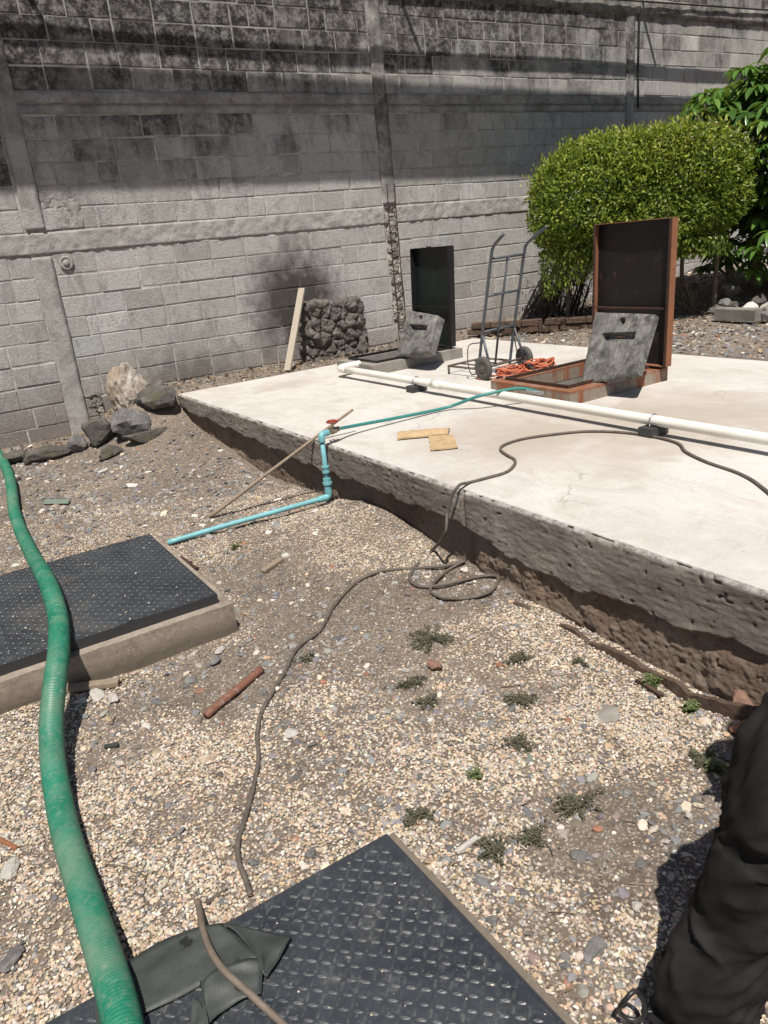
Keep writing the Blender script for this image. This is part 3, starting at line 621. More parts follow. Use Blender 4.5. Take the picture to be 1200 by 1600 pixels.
for k, (xa, xb) in enumerate([(-3.2, 5.34), (5.51, 15)]):
    rough_box('beam', xa, xb, 1.803, 1.997, WY-.012, M['column'], 160+k, st=.02, amp=.007, ragged=.008)
    rough_box('beam', xa, xb, 3.005, 3.085, WY-.006, M['column'], 170+k, st=.04, amp=.004)
    rough_box('beam', xa, xb, 3.095, 3.195, WY-.016, M['column'], 180+k, st=.02, amp=.006)
rough_box('beam', -3.2, 15, 4.205, 4.40, WY-.04, M['column'], 190, st=.05, amp=.012)
# dark ragged breaks beside the first column, and the round blocked pipe in the wall
rough_box('mortar_patch', 1.50, 1.86, 2.01, 2.36, WY-.006, M['column_dark'], 195, st=.014, amp=.006, ragged=.02)
rough_box('mortar_patch', 1.50, 1.66, -.1, .42, WY-.02, M['rubble'], 197, st=.014, amp=.03, ragged=.02)
pcx = at_y(103, 411, WY); b = MB()
prof = [(.060, .0), (.066, .012), (.052, .016), (.040, .004), (.034, .004), (.026, .022), (.012, .030), (.001, .031)]
N = 24; vs = [(pcx[0]+r*math.cos(2*math.pi*k/N), WY-.008-d, pcx[2]+r*math.sin(2*math.pi*k/N)) for r, d in prof for k in range(N)]
b.add(vs, [(i*N+k, i*N+(k+1) % N, (i+1)*N+(k+1) % N, (i+1)*N+k) for i in range(len(prof)-1) for k in range(N)]); b.build('pipe_socket', M['column'], wall, True)
# brackets and wires carried along the wall top (they throw the narrow shadows)
brk = []
for k, x in enumerate((1.52, 5.62, 9.74, 13.6)):
    b = MB(); b.tube([(x, WY-.02, 4.42), (x, WY-.045, 4.60), (x+.04, WY-.70, 5.16)], .022, 8); b.box((x, WY-.022, 4.48), (.10, .012, .12))
    o = b.build('wall_bracket', M['steelbeam']); tag(o, ['bent steel bracket above the left column of the block wall', 'bent steel bracket above the middle column of the block wall', 'bent steel bracket above the column right of the hedge top', 'bent steel bracket at the far right end of the block wall'][k], 'bracket', 'brackets along the wall top')
b = MB(); b.tube([(x, WY-.67, 5.14-.012*x+.02*math.sin(x)) for x in np.arange(-3, 14.9, .25)], .040, 8); o = b.build('overhead_cable', M['wire'], smooth=True); tag(o, 'thick upper cable bundle hanging from the wall brackets', 'cable')
b = MB(); b.tube([(x, WY-.66, 4.80-.022*x-.03*math.sin(x*.75)) for x in np.arange(3.6, 14.9, .25)], .018, 8); o = b.build('overhead_cable', M['wire'], smooth=True); tag(o, 'thinner lower cable sagging in front of the wall top', 'cable')
b = MB(); xw = 9.80; b.tube([(xw+.01*math.sin(z*3), WY-.03, z) for z in np.arange(3.05, 4.7, .1)], .013, 8); o = b.build('drop_cable', M['wire'], smooth=True); tag(o, 'black cable running down the wall beside the right column', 'cable')
b = MB(); b.tube([(x, WY-.075, 4.17+.018*x-.0*x) for x in np.arange(5.6, 14.5, .3)], .012, 6); o = b.build('wall_cable', M['wire']); tag(o, 'thin black cable stretched along the top beam of the wall', 'cable')
# unseen sheet on posts, out of frame, added only to throw the broad dark band
caster = thing('shade_band_caster', 'unseen steel sheet on posts, out of frame, added to throw the dark band on the wall', 'shadow caster', (-3.0, 6.55, 0))
tt = 3.4; dx, dy = SUN.x/SUN.z, SUN.y/SUN.z
def up(x, z): return Vector((x+dx*tt, WY+dy*tt, z+tt))
a0, a1 = up(-3, 3.42), up(13.5, 3.0); b0_, b1_ = up(-3, 2.42), up(13.5, 2.10)
b = MB(); th = Vector((0, .05, 0)); vs = [a0, a1, b1_, b0_, a0+th, a1+th, b1_+th, b0_+th]
b.add(vs, [(0, 1, 2, 3), (7, 6, 5, 4), (0, 4, 5, 1), (3, 2, 6, 7), (0, 3, 7, 4), (1, 5, 6, 2)]); b.build('shade_sheet', M['steelbeam'], caster)
for x in (a0.x+.02, a1.x-.02):
    b = MB(); b.box((x, WY+dy*tt+.18, 3.4), (.2, .2, 7.2)); b.build('column', M['steelbeam'], caster)  # posts added to hold up the unseen shade sheet

# ================================================================== HATCHES WITH OPEN LIDS
def hatch(label, x0, x1, y0, y1, hole, mats_, lid_h, lid_y, seed, lean):
    """curb round a pit, steel frame on it, lid standing on the far edge"""
    curb_m, frame_m, lid_m, edge_m = mats_
    t = thing('open_hatch', label, 'hatch', ((x0+x1)/2, (y0+y1)/2, T), 0, 'open hatches on the slab')
    hx0, hx1, hy0, hy1 = hole; zt = T+.098
    b = MB()   # curb: four butted bars
    for (a, c, d, e) in ((x0, hx0, y0, y1), (hx1, x1, y0, y1), (hx0, hx1, y0, hy0), (hx0, hx1, hy1, y1)):
        b.box(((a+c)/2, (d+e)/2, (T+zt)/2-.004), (c-a, e-d, zt-T+.008), jit=.002)
    o = b.build('curb', curb_m, t)
    # shaft
    b = MB(); zb = -.75
    for (a, c, d, e) in ((hx0-.05, hx0-.002, hy0-.05, hy1+.05), (hx1+.002, hx1+.05, hy0-.05, hy1+.05), (hx0-.002, hx1+.002, hy0-.05, hy0-.002), (hx0-.002, hx1+.002, hy1+.002, hy1+.05)):
        b.box(((a+c)/2, (d+e)/2, (T-.01+zb)/2), (c-a, e-d, T-.01-zb))
    b.box(((hx0+hx1)/2, (hy0+hy1)/2, zb-.02), (hx1-hx0+.1, hy1-hy0+.1, .04)); b.build('shaft', M['curb_grey'], t)
    # steel angle frame
    b = MB(); f = .022; m_ = .012; fx0, fx1, fy0, fy1 = hx0-.035, hx1+.035, hy0-.035, hy1+.035
    for (a, c, d, e) in ((fx0, fx0+m_, fy0, fy1), (fx1-m_, fx1, fy0, fy1), (fx0+m_, fx1-m_, fy0, fy0+m_), (fx0+m_, fx1-m_, fy1-m_, fy1)):
        b.box(((a+c)/2, (d+e)/2, zt+f/2), (c-a, e-d, f+.004))
    for (a, c, d, e) in ((fx0+m_, fx0+.045, fy0+m_, fy1-m_), (fx1-.045, fx1-m_, fy0+m_, fy1-m_)):
        b.box(((a+c)/2, (d+e)/2, zt+.004), (c-a, e-d, .006))
    b.build('steel_frame', frame_m, t)
    # lid: a pan standing on its hinge side, its hollow inside facing the hatch
    lx = x1-.045; ya, yb = lid_y; dp = .055; z0 = zt+f+.004; n1 = 12; n2 = 16
    def L(u, v, w): # u along y, v up, w towards -x
        return (lx+lean*v-w, ya+(yb-ya)*u, z0+v*lid_h)
    V = []; F = []
    for j in range(n2+1):
        for i in range(n1+1):
            u, v = i/n1, j/n2; vv = (v % .5)*2 if v < 1 else 1; d_ = .016*min(u, 1-u, .5)*2*min(vv, 1-vv)*2
            V.append(L(u, v, -d_))
    for j in range(n2):
        for i in range(n1): a = j*(n1+1)+i; F.append((a, a+1, a+n1+2, a+n1+1))
    b = MB(); b.add(V, F); V2 = [(p[0]+.004, p[1], p[2]) for p in V]; b.add(V2, [q[::-1] for q in F])
    lid = b.build('lid', lid_m, t)
    for nm, (u0, u1, v0, v1), mm in (('lid_rim', (0, 0, 0, 1), edge_m), ('lid_rim', (1, 1, 0, 1), edge_m), ('lid_rim', (0, 1, 1, 1), edge_m), ('lid_rim', (0, 1, 0, 0), edge_m)):
        b = MB(); p = .0045
        if u0 == u1:
            s_ = -1 if u0 == 0 else 1; q = [L(u0, 0, -.006), L(u0, 0, dp), L(u0, 1, dp), L(u0, 1, -.006)]; o_ = Vector((0, s_*p, 0))
        else:
            s_ = -1 if v0 == 0 else 1; q = [L(0, v0, -.006), L(0, v0, dp), L(1, v0, dp), L(1, v0, -.006)]; o_ = Vector((0, 0, s_*p))
        q = [Vector(k) for k in q]; b.add(q+[k+o_ for k in q], [(0, 1, 2, 3), (7, 6, 5, 4), (0, 4, 5, 1), (1, 5, 6, 2), (2, 6, 7, 3), (3, 7, 4, 0)]); b.build(nm, mm, lid)
        b = MB()   # the turned-in lip
        if u0 == u1:
            c = .02/(yb-ya)*(1 if u0 == 0 else -1); q = [Vector(L(u0, 0, dp)), Vector(L(u0+c, 0, dp)), Vector(L(u0+c, 1, dp)), Vector(L(u0, 1, dp))]
            b.add(q+[k+Vector((-.004, 0, 0)) for k in q], [(0, 1, 2, 3), (7, 6, 5, 4), (0, 4, 5, 1), (1, 5, 6, 2), (2, 6, 7, 3), (3, 7, 4, 0)]); b.build('rim_lip', frame_m, lid)
    b = MB(); c0 = Vector(L(.03, .40, .028)); c1 = Vector(L(.97, .40, .028)); b.box((c0+c1)/2, (.03, (c1-c0).length, .012)); b.build('cross_bar', frame_m, lid)
    for u in (.2, .8):
        b = MB(); p = Vector(L(u, 0, -.012)); b.tube([p+Vector((0, -.04, -.004)), p+Vector((0, .04, -.004))], .011, 10); b.build('hinge', frame_m, t)
    if seed == 1:
        b = MB(); p = Vector(L(.55, 1, .03)); b.box(p+Vector((0, 0, .008)), (.03, .05, .012)); b.build('hasp', frame_m, lid)
    return t
h1 = hatch('far open hatch with grey curb and upright black steel lid beside the lava stone stub', 3.80, 4.90, 6.27, 6.97, H1, (M['curb_grey'], M['black_steel'], M['green_black_steel'], M['black_steel']), .975, (6.33, 7.00), 1, .05)
h2 = hatch('near open hatch with rust stained curb and upright rusty steel lid below the hedge', 3.87, 4.91, 3.77, 4.62, H2, (M['curb_rust'], M['rustdark'], M['burnt_steel'], M['rust']), 1.045, (3.715, 4.44), 2, .03)

# inner concrete covers leaning in the pits
def cover(label, corners, th, seed):
    """corners: lower left, lower right, upper right, upper left of the face"""
    a, b_, c, d = [Vector(p) for p in corners]; nrm = (b_-a).cross(d-a).normalized()
    if nrm.x > 0: nrm = -nrm
    t = thing('pit_cover', label, 'cover', a.lerp(b_, .5), 0, 'concrete covers leaning in the hatches')
    N_ = 44; V = []; F = []
    for j in range(N_+1):
        for i in range(N_+1):
            u, v = i/N_, j/N_; p = a.lerp(b_, u).lerp(d.lerp(c, u), v); dpt = 0.0
            if .22 < u < .78 and .28 < v < .70: dpt = .022
            if .22 < u < .78 and .60 < v < .70: dpt = .05
            if (u-.5)**2*1.0+(v-.86)**2 < .055**2: dpt = .045
            if dpt == .022 and abs(u-.5) < .012: dpt = .014
            edge = min(u, 1-u, v, 1-v); e = .010*max(0, 1-edge/.03); rag = (.05*max(0, fbm(np.array([u*3.]), np.array([v*3.]), 3, seed)[0]-.5) if v < .06 else 0)
            V.append(p-nrm*(dpt+e+random.uniform(0, .0015))+(d-a)*rag)
    for j in range(N_):
        for i in range(N_): k = j*(N_+1)+i; F.append((k, k+1, k+N_+2, k+N_+1))
    b = MB(); b.add(V, F)
    loop = [i for i in range(N_+1)]+[j*(N_+1)+N_ for j in range(1, N_+1)]+[N_*(N_+1)+i for i in range(N_-1, -1, -1)]+[j*(N_+1) for j in range(N_-1, 0, -1)]
    bs = [V[i]-nrm*th for i in loop]; n0 = len(b.v); b.v += [tuple(p) for p in bs]; b.a += [0]*len(bs); L = len(loop)
    for k in range(L): b.f.append((loop[k], n0+k, n0+(k+1) % L, loop[(k+1) % L]))
    b.f.append(tuple(range(n0, n0+L))); b.build('cover_slab', M['cover'], t)
    b = MB(); p0 = a.lerp(b_, .45).lerp(d.lerp(c, .45), .645)-nrm*.02; p1 = a.lerp(b_, .55).lerp(d.lerp(c, .55), .645)-nrm*.02; b.tube([p0, p1], .006, 6); b.build('lifting_bar', M['rustdark'], t)
    return t
c2 = [at_x(905, 603, 4.18), at_x(995, 583, 4.22), at_x(1022, 490, 4.55), at_x(929, 487, 4.52)]
cover('mottled dark concrete cover with moulded handle recess leaning in the rusty hatch', c2, .05, 3)
c1 = [at_x(617, 557, 4.15), at_x(668, 549, 4.18), at_x(683, 492, 4.45), at_x(636, 484, 4.44)]
cover('grey concrete cover with moulded recess leaning in the far black hatch', c1, .09, 4)

# ================================================================== TREAD PLATE HATCHES ON THE GRAVEL
def plate_hatch(label, cx_, cy_, w_, d_, zt, curb_h, lid_th, margin, pitch, seed, cm_, lug=1.0, rot=0.0, wob=0.0, far=None):
    t = thing('plate_hatch', label, 'hatch', (cx_, cy_, 0), 0, 'closed hatches with tread plate lids')
    x0, x1, y0, y1 = cx_-w_/2, cx_+w_/2, cy_-d_/2, cy_+d_/2; mg = margin; zt_c = zt-lid_th
    def wall_bar(a, c, d, e, sd):
        nx_ = max(2, int((c-a)/.04)); ny_ = max(2, int((e-d)/.04)); bm = bmesh.new(); bmesh.ops.create_grid(bm, x_segments=nx_, y_segments=ny_, size=.5)
        ex = bmesh.ops.extrude_face_region(bm, geom=bm.faces[:]); vt = [v for v in ex['geom'] if isinstance(v, bmesh.types.BMVert)]; top_ = set(vt)
        for v in bm.verts:
            X_, Y_ = (a+c)/2+v.co.x*(c-a), (d+e)/2+v.co.y*(e-d); tp = v in top_
            q = mnoise.noise(Vector((X_*9, Y_*9, sd)))*.006; q2 = mnoise.noise(Vector((X_*30, Y_*30, sd+4)))*.002
            v.co = Vector((X_+q*(1 if not tp else .4), Y_+q, (zt_c+q2) if tp else -.15))
        vs = [v.co.copy() for v in bm.verts]; bm.verts.index_update(); fs = [[v.index for v in f.verts] for f in bm.faces]; bm.free(); return vs, fs
    b = MB()
    for k, (a, c, d, e) in enumerate(((x0, x0+mg+.05, y0, y1), (x1-mg-.05, x1, y0, y1), (x0+mg+.05, x1-mg-.05, y0, y0+mg+.05), (x0+mg+.05, x1-mg-.05, y1-mg-.05, y1))):
        b.add(*wall_bar(a, c, d, e, seed+k))
    b.build('curb', cm_, t)
    # lid: sheet with raised tread bars in two directions, a folded skirt
    lx0, lx1, ly0, ly1 = x0+mg, x1-mg, y0+mg, y1-(mg if far is None else far); zl = zt
    def warp(x, y): return wob*(fbm(np.array([x]), np.array([y]), 2.3, seed)[0]-.5)
    xs_ = np.linspace(lx0, lx1, 30); ys_ = np.linspace(ly0, ly1, 30); b = MB(); b.cur = 0; V = [(x, y, zl+warp(x, y)) for y in ys_ for x in xs_]
    b.add(V, [(j*30+i, j*30+i+1, (j+1)*30+i+1, (j+1)*30+i) for j in range(29) for i in range(29)])
    k = 0
    for i in range(int((lx1-lx0)/pitch)+3):
        for j in range(int((ly1-ly0)/pitch)+3):
            x = lx0+(i+.5)*pitch; y = ly0+(j+.5)*pitch
            a = rot+(math.pi/4 if (i+j) % 2 else -math.pi/4)
            if not (lx0+.012 < x < lx1-.012 and ly0+.012 < y < ly1-.012): continue
            ln, wd, hh = .0135*lug, .0042*lug, .0034*lug; b.cur = random.uniform(.25, 1)*(1 if lug > 1 else .22); z = zl+warp(x, y)-.0003
            vs = []
            for (u, v, h) in ((-1, 0, 0), (-.55, -1, 0), (.55, -1, 0), (1, 0, 0), (.55, 1, 0), (-.55, 1, 0), (-.62, 0, .85), (.62, 0, .85), (0, -.3, 1), (0, .3, 1)):
                vs.append((x+u*ln*math.cos(a)-v*wd*math.sin(a), y+u*ln*math.sin(a)+v*wd*math.cos(a), z+h*hh))
            b.add(vs, [(0, 1, 6), (1, 8, 6), (1, 2, 7, 8), (2, 3, 7), (3, 4, 7), (4, 9, 7), (4, 5, 6, 9), (5, 0, 6), (6, 8, 7, 9)])
    lid = b.build('lid', M['plate'], t); b = MB(); q = .006
    for (a, c, d, e) in ((lx0-q, lx0-.0005, ly0-q, ly1+q), (lx1+.0005, lx1+q, ly0-q, ly1+q), (lx0-.0005, lx1+.0005, ly0-q, ly0-.0005), (lx0-.0005, lx1+.0005, ly1+.0005, ly1+q)):
        b.box(((a+c)/2, (d+e)/2, zl-lid_th/2+.001), (c-a, e-d, lid_th-.003))
    b.build('lid_edge', M['plate_edge'], lid)
    return t
HL = (.985, 3.03, 4.20)   # left hatch: right edge, near edge, far edge
plate_hatch('closed hatch with black tread plate lid and tan concrete curb under the green hose', HL[0]-.85, (HL[1]+HL[2])/2-.0, 1.70, HL[2]-HL[1]-.02, .195, .13, .045, .055, .0265, 5, M['curb'], .85, 0, .02)
plate_hatch('nearest closed hatch with large black tread plate lid at the bottom of the photo', FG[0]+.03-.75, FG[1]-.02-.62, 1.50, 1.30, .055, .05, .010, .028, .0245, 9, M['curb'], 1.02, 0, .008, .007)

# ================================================================== ROCKS
def rock_bm(seed, nplanes=14, subdiv=3, rough=.05, box=None):
    rnd = random.Random(seed); bm = bmesh.new(); bmesh.ops.create_icosphere(bm, subdivisions=subdiv, radius=1)
    pl = []
    for k in range(nplanes):
        n_ = Vector((rnd.gauss(0, 1), rnd.gauss(0, 1), rnd.gauss(0, 1))).normalized(); pl.append((n_, rnd.uniform(.52, .92)))
    off = Vector((rnd.uniform(0, 90), rnd.uniform(0, 90), 0)); out = []
    for v in bm.verts:
        d = v.co.normalized(); r = 1.15
        for n_, h in pl:
            q = d.dot(n_)
            if q > .05: r = min(r, h/q)
        r *= 1+rough*mnoise.fractal(d*2.5+off, .6, 2.1, 4)
        out.append(d*r)
    fs = [[v.index for v in f.verts] for f in bm.faces]; bm.free(); return out, fs
def rock(name, label, cat, pos, size, mat, seed, rz=None, tilt=(0, 0), group=None, sub=3, sink=.25, npl=14, smooth=False, rough=.05):
    vs, fs = rock_bm(seed, npl, sub, rough); rnd = random.Random(seed+99)
    R = Matrix.Rotation(rz if rz is not None else rnd.uniform(0, 6.28), 3, 'Z') @ Matrix.Rotation(tilt[0], 3, 'X') @ Matrix.Rotation(tilt[1], 3, 'Y')
    vs = [R @ Vector((v.x*size[0]/2, v.y*size[1]/2, v.z*size[2]/2)) for v in vs]; lo = min(v.z for v in vs)
    p = Vector(pos); base = p.z-lo-sink*size[2]
    b = MB(); b.add([v+Vector((0, 0, base-p.z)) for v in vs], fs); o = b.build(name, M[mat], None, smooth); o.location = p
    return tag(o, label, cat, group)
# big rocks at the wall corner
gr = 'rocks piled at the wall by the slab corner'
rock('boulder', 'tallest tan and white boulder standing against the block wall', 'boulder', (1.80, 7.62, .20), (.46, .40, .72), 'tan_rock', 35, .2, (.05, -.05), gr, 4, .10, 16, rough=.13)
rock('rock', 'flat faced slate grey rock in front of the tan boulder', 'rock', (1.66, 7.16, g1(1.66, 7.16)), (.38, .24, .36), 'grey_rock', 14, .5, (-.35, .1), gr, 3, .15, 8)
rock('rock', 'dark rough rock left of the slate grey rock', 'rock', (1.43, 7.32, g1(1.43, 7.32)), (.40, .28, .32), 'lavamoss', 15, .1, (0, .2), gr, 3, .2)
rock('rock', 'small dark block shaped rock by the foot of the left column', 'rock', (1.22, 7.42, g1(1.22, 7.42)), (.20, .18, .18), 'grey_rock', 23, .7, (0, 0), gr, 3, .2, 8)
rock('rock', 'long dark rock between boulder and slab corner', 'rock', (2.00, 7.36, g1(2.0, 7.36)), (.50, .30, .28), 'lavamoss', 17, -.3, (.1, -.1), gr, 3, .2)
rock('rock', 'low mossy rock under the dark rocks', 'rock', (1.72, 6.98, g1(1.72, 6.98)), (.44, .22, .14), 'lavamoss', 18, .2, (0, 0), gr, 3, .2)
rock('rock', 'mossy flat rock below the small block shaped rock', 'rock', (1.40, 7.02, g1(1.4, 7.02)), (.30, .22, .13), 'lavamoss', 28, .4, (0, 0), gr, 3, .25)
rock('rock', 'wide low mossy stone at the foot of the wall on the left', 'rock', (.92, 7.45, g1(.92, 7.45)), (.52, .26, .16), 'lavamoss', 19, .15, (0, 0), gr, 3, .2)
rock('rock', 'brown stone against the wall behind the green hose', 'rock', (.62, 7.62, g1(.62, 7.62)), (.34, .22, .16), 'lavamoss', 21, .1, (0, 0), gr, 3, .2)
rock('rock', 'little pale stone beside the green hose near the wall', 'rock', (.56, 6.98, g1(.56, 6.98)), (.17, .11, .11), 'plaster', 22, .6, (0, 0), gr, 3, .15)
rock('rock', 'dark knobbly rock behind the boulder near the slab corner', 'rock', (2.12, 7.72, g1(2.12, 7.72)), (.30, .26, .26), 'lava', 25, .6, (0, 0), gr, 3, .2)
# lava stone stub with plank leaning on it
def lava_stub():
    x0, x1, z0, z1, y0, y1 = 3.97, 4.72, .33, 1.03, 7.78, 8.17; st = .0125; b = MB()
    rg_ = np.random.default_rng(8); cells = []
    for cx_ in np.arange(x0-.1, x1+.15, .155):
        for cz in np.arange(z0-.1, z1+.12, .135):
            for cy in np.arange(y0-.05, y1+.1, .17): cells.append((cx_+rg_.uniform(-.055, .055), cy+rg_.uniform(-.05, .05), cz+rg_.uniform(-.05, .05)))
    cells = np.array(cells); tint = rg_.uniform(0, 1, len(cells))
    def face(o, u, v, nu, nv, nrm):
        o, u, v, nrm = map(np.array, (o, u, v, nrm)); a_ = np.linspace(0, 1, nu+1); c_ = np.linspace(0, 1, nv+1); A_, B_ = np.meshgrid(a_, c_); P = o+A_.reshape(-1, 1)*u+B_.reshape(-1, 1)*v
        # soften box edges towards its centre
        ctr = np.array([(x0+x1)/2, (y0+y1)/2, (z0+z1)/2]); half = np.array([(x1-x0)/2, (y1-y0)/2, (z1-z0)/2]); q = (P-ctr)/half; ln = (np.abs(q)**9).sum(1)**(1/9); P = ctr+q/ln[:, None]*half
        D_ = np.linalg.norm(P[:, None, :]-cells[None], axis=2); o2 = np.argsort(D_, 1)[:, :2]; f1 = np.take_along_axis(D_, o2, 1); gap = f1[:, 1]-f1[:, 0]
        nz = np.array([mnoise.fractal(Vector(p)*14, .8, 2.1, 4) for p in P]); nz2 = np.array([mnoise.noise(Vector(p)*5) for p in P])
        bul = np.clip(gap/.055, 0, 1)**.6; nn = (P-ctr)/half; nn = nn*np.abs(nn)**3; nn /= np.linalg.norm(nn, axis=1)[:, None]
        P = P+nn*((bul*.040-.035)+nz*.024+nz2*.03+(tint[o2[:, 0]]-.5)*.03)[:, None]
        k = len(b.v); b.v += [tuple(p) for p in P]; b.a += list(tint[o2[:, 0]]*bul); ii_ = np.arange(len(P)).reshape(nv+1, nu+1)
        for j in range(nv):
            for i in range(nu): b.f.append((k+ii_[j, i], k+ii_[j, i+1], k+ii_[j+1, i+1], k+ii_[j+1, i]))
    w_, h_, d_ = x1-x0, z1-z0, y1-y0; nx_, nz_, ny_ = int(w_/st), int(h_/st), int(d_/st)
    face((x0, y0, z0), (w_, 0, 0), (0, 0, h_), nx_, nz_, (0, -1, 0)); face((x0, y1, z0), (0, -d_, 0), (0, 0, h_), ny_, nz_, (-1, 0, 0))
    face((x1, y0, z0), (0, d_, 0), (0, 0, h_), ny_, nz_, (1, 0, 0)); face((x0, y0, z1), (w_, 0, 0), (0, d_, 0), nx_, ny_, (0, 0, 1))
    return b.build('lava_stone_stub', M['lava'])
tag(lava_stub(), 'rough square stub of black lava stones against the block wall', 'masonry')
pa = Vector((3.50, 7.55, T-.01)); pb = Vector((3.99, 7.93, 1.20)); b = MB(); d_ = (pb-pa); Rm = d_.to_track_quat('Z', 'Y').to_matrix()
b.box((pa+pb)/2, (.075, .03, d_.length), Rm, .003, .001); tag(b.build('leaning_plank', M['palewood']), 'pale wooden plank leaning against the lava stone stub', 'plank')

# ================================================================== PIPES
wp = thing('white_pipe', 'long white plastic drain pipe raised on black blocks across the slab', 'pipe', (3.6, 4, T))
PZ = T+.086; PX = 3.585
b = MB(); b.tube([(PX+.0, y, PZ) for y in np.linspace(6.42, -.9, 30)], .031, 20); b.build('pipe_run', M['pvc'], wp, True)
b = MB(); b.tube(spline([(3.83, 6.56, PZ), (3.70, 6.56, PZ), (3.62, 6.545, PZ), (PX, 6.50, PZ), (PX, 6.40, PZ)], .01), .0375, 18); b.build('elbow', M['pvc'], wp, True)
b = MB(); b.tube([(PX, 5.0, PZ), (PX, 4.89, PZ)], .036, 18); b.build('socket', M['pvc'], wp, True)
for i, yv in enumerate((5.24, 2.84, .4)):
    b = MB(); b.box((PX, yv, T+.027), (.15, .10, .054), None, .006); b.build('support_block', M['blackblock'], wp)
    b = MB(); b.tube([(PX+.036*math.cos(a), yv, PZ+.036*math.sin(a)) for a in np.linspace(-.9, math.pi+.9, 20)], .0055, 6)
    for s_ in (-1, 1): b.tube([(PX+s_*.034, yv, PZ-.02), (PX+s_*.034, yv, T+.05)], .004, 6)
    b.build('clamp', M['clamp'], wp, True)
bp = thing('blue_pipe', 'light blue water pipe rising over the slab edge with a valve', 'pipe', (2.15, 4.26, 0))
ex, ey = 2.15, 4.262; q0 = gp(262, 848, .028); zb = g1(ex, ey)+.045
b = MB(); P_ = [q0, q0.lerp(Vector((ex, ey, zb)), .33)+Vector((0, .006, .002)), q0.lerp(Vector((ex, ey, zb)), .66)+Vector((0, -.004, .003)), Vector((ex-.04, ey, zb))]
b.tube(spline(P_, .05), .0165, 14); b.build('ground_run', M['bluepvc'], bp, True)
b = MB(); b.tube(spline([(ex-.075, ey, zb), (ex-.02, ey, zb), (ex, ey, zb+.02), (ex, ey, zb+.075)], .008), .023, 14); b.build('elbow', M['bluepvc'], bp, True)
top_z = T+.085
b = MB(); b.tube([(ex, ey, zb+.05), (ex, ey, .24), (ex, ey, top_z-.01)], .0155, 14); b.build('riser', M['bluepvc'], bp, True)
for nm_, pr_ in (('union_coupling', ((.10, .024), (.155, .024), (.156, .031), (.172, .031), (.173, .026), (.20, .026))), ('threaded_collar', ((.235, .025), (.246, .025), (.2465, .021), (.27, .021), (.2705, .025), (.281, .025)))):
    b = MB(); b.tube([(ex, ey, z_) for z_, r_ in pr_], .02, 14, rf=lambda t: pr_[int(round(t*5))][1]); b.build(nm_, M['bluepvc'], bp)
b = MB(); b.tube(spline([(ex, ey, top_z-.05), (ex, ey, top_z-.012), (ex+.012, ey+.006, top_z), (ex+.06, ey+.02, top_z)], .008), .0215, 14); b.build('elbow', M['bluepvc'], bp, True)
dv = Vector((.93, .30, 0)).normalized(); v0 = Vector((ex+.06, ey+.02, top_z))
vl = thing('gate_valve', 'small brass valve with a red round handle at the slab edge', 'valve', v0)
b = MB(); b.tube([v0, v0+dv*.03, v0+dv*.032, v0+dv*.07, v0+dv*.072, v0+dv*.10], .017, 10, rf=lambda t: .018 if t < .3 or t > .7 else .023); b.tube([v0+dv*.05, v0+dv*.05+Vector((0, 0, .055))], .008, 8); b.build('valve_body', M['brass'], vl)
b = MB(); hc = v0+dv*.05+Vector((0, 0, .060)); b.tube([hc+Vector((.033*math.cos(a), .033*math.sin(a), 0)) for a in np.linspace(0, 2*math.pi, 20)], .007, 8, False)
for a in (0, 1.57, 3.14, 4.71): b.tube([hc, hc+Vector((.03*math.cos(a), .03*math.sin(a), 0))], .0045, 6)
b.tube([hc-Vector((0, 0, .006)), hc+Vector((0, 0, .008))], .010, 8); b.build('handle', M['red'], vl)
th_ = [v0+dv*.10, Vector(at_z(560, 664, T+.06)), Vector(at_z(640, 649, T+.03)), Vector(at_z(700, 636, T+.025)), Vector(at_z(750, 625, T+.05)), Vector(at_z(790, 619, T+.09)), Vector((3.86, 3.99, T+.062))]
th_[-1] = Vector((3.845, 4.03, T+.066)); th_[-2] = Vector((3.70, 4.10, T+.12)); th_[-3] = Vector((3.45, 4.22, T+.105))
o = None; b = MB(); b.tube(spline(th_, .02), .0115, 12); o = b.build('garden_hose', M['teal'], smooth=True); tag(o, 'thin teal garden hose from the valve to the rusty hatch curb', 'hose')
b = MB(); b.tube([Vector((3.81, 4.045, T+.078)), Vector((3.86, 4.03, T+.062))], .017, 10); b.tube([Vector((3.74, 4.08, T+.105)), Vector((3.81, 4.045, T+.078))], .013, 10)
o = b.build('pipe_fitting', M['clamp']); tag(o, 'metal hose fitting entering the front of the rusty hatch curb', 'fitting')
# stick over the slab edge
sb_ = gp(327, 808, .012); cp = Vector((2.196, 4.47, T+.016)); dd = (cp-sb_); tip = sb_+dd*(1+.38)
b = MB(); pts_ = [sb_+dd*t+Vector((.004*math.sin(t*9), .003*math.cos(t*7), 0)) for t in np.linspace(0, 1.38, 24)]
b.tube(pts_, .012, 10, rf=lambda t: .0135-.0045*t); tag(b.build('long_stick', M['stick'], smooth=True), 'long thin round stick leaning over the slab edge by the valve', 'stick')

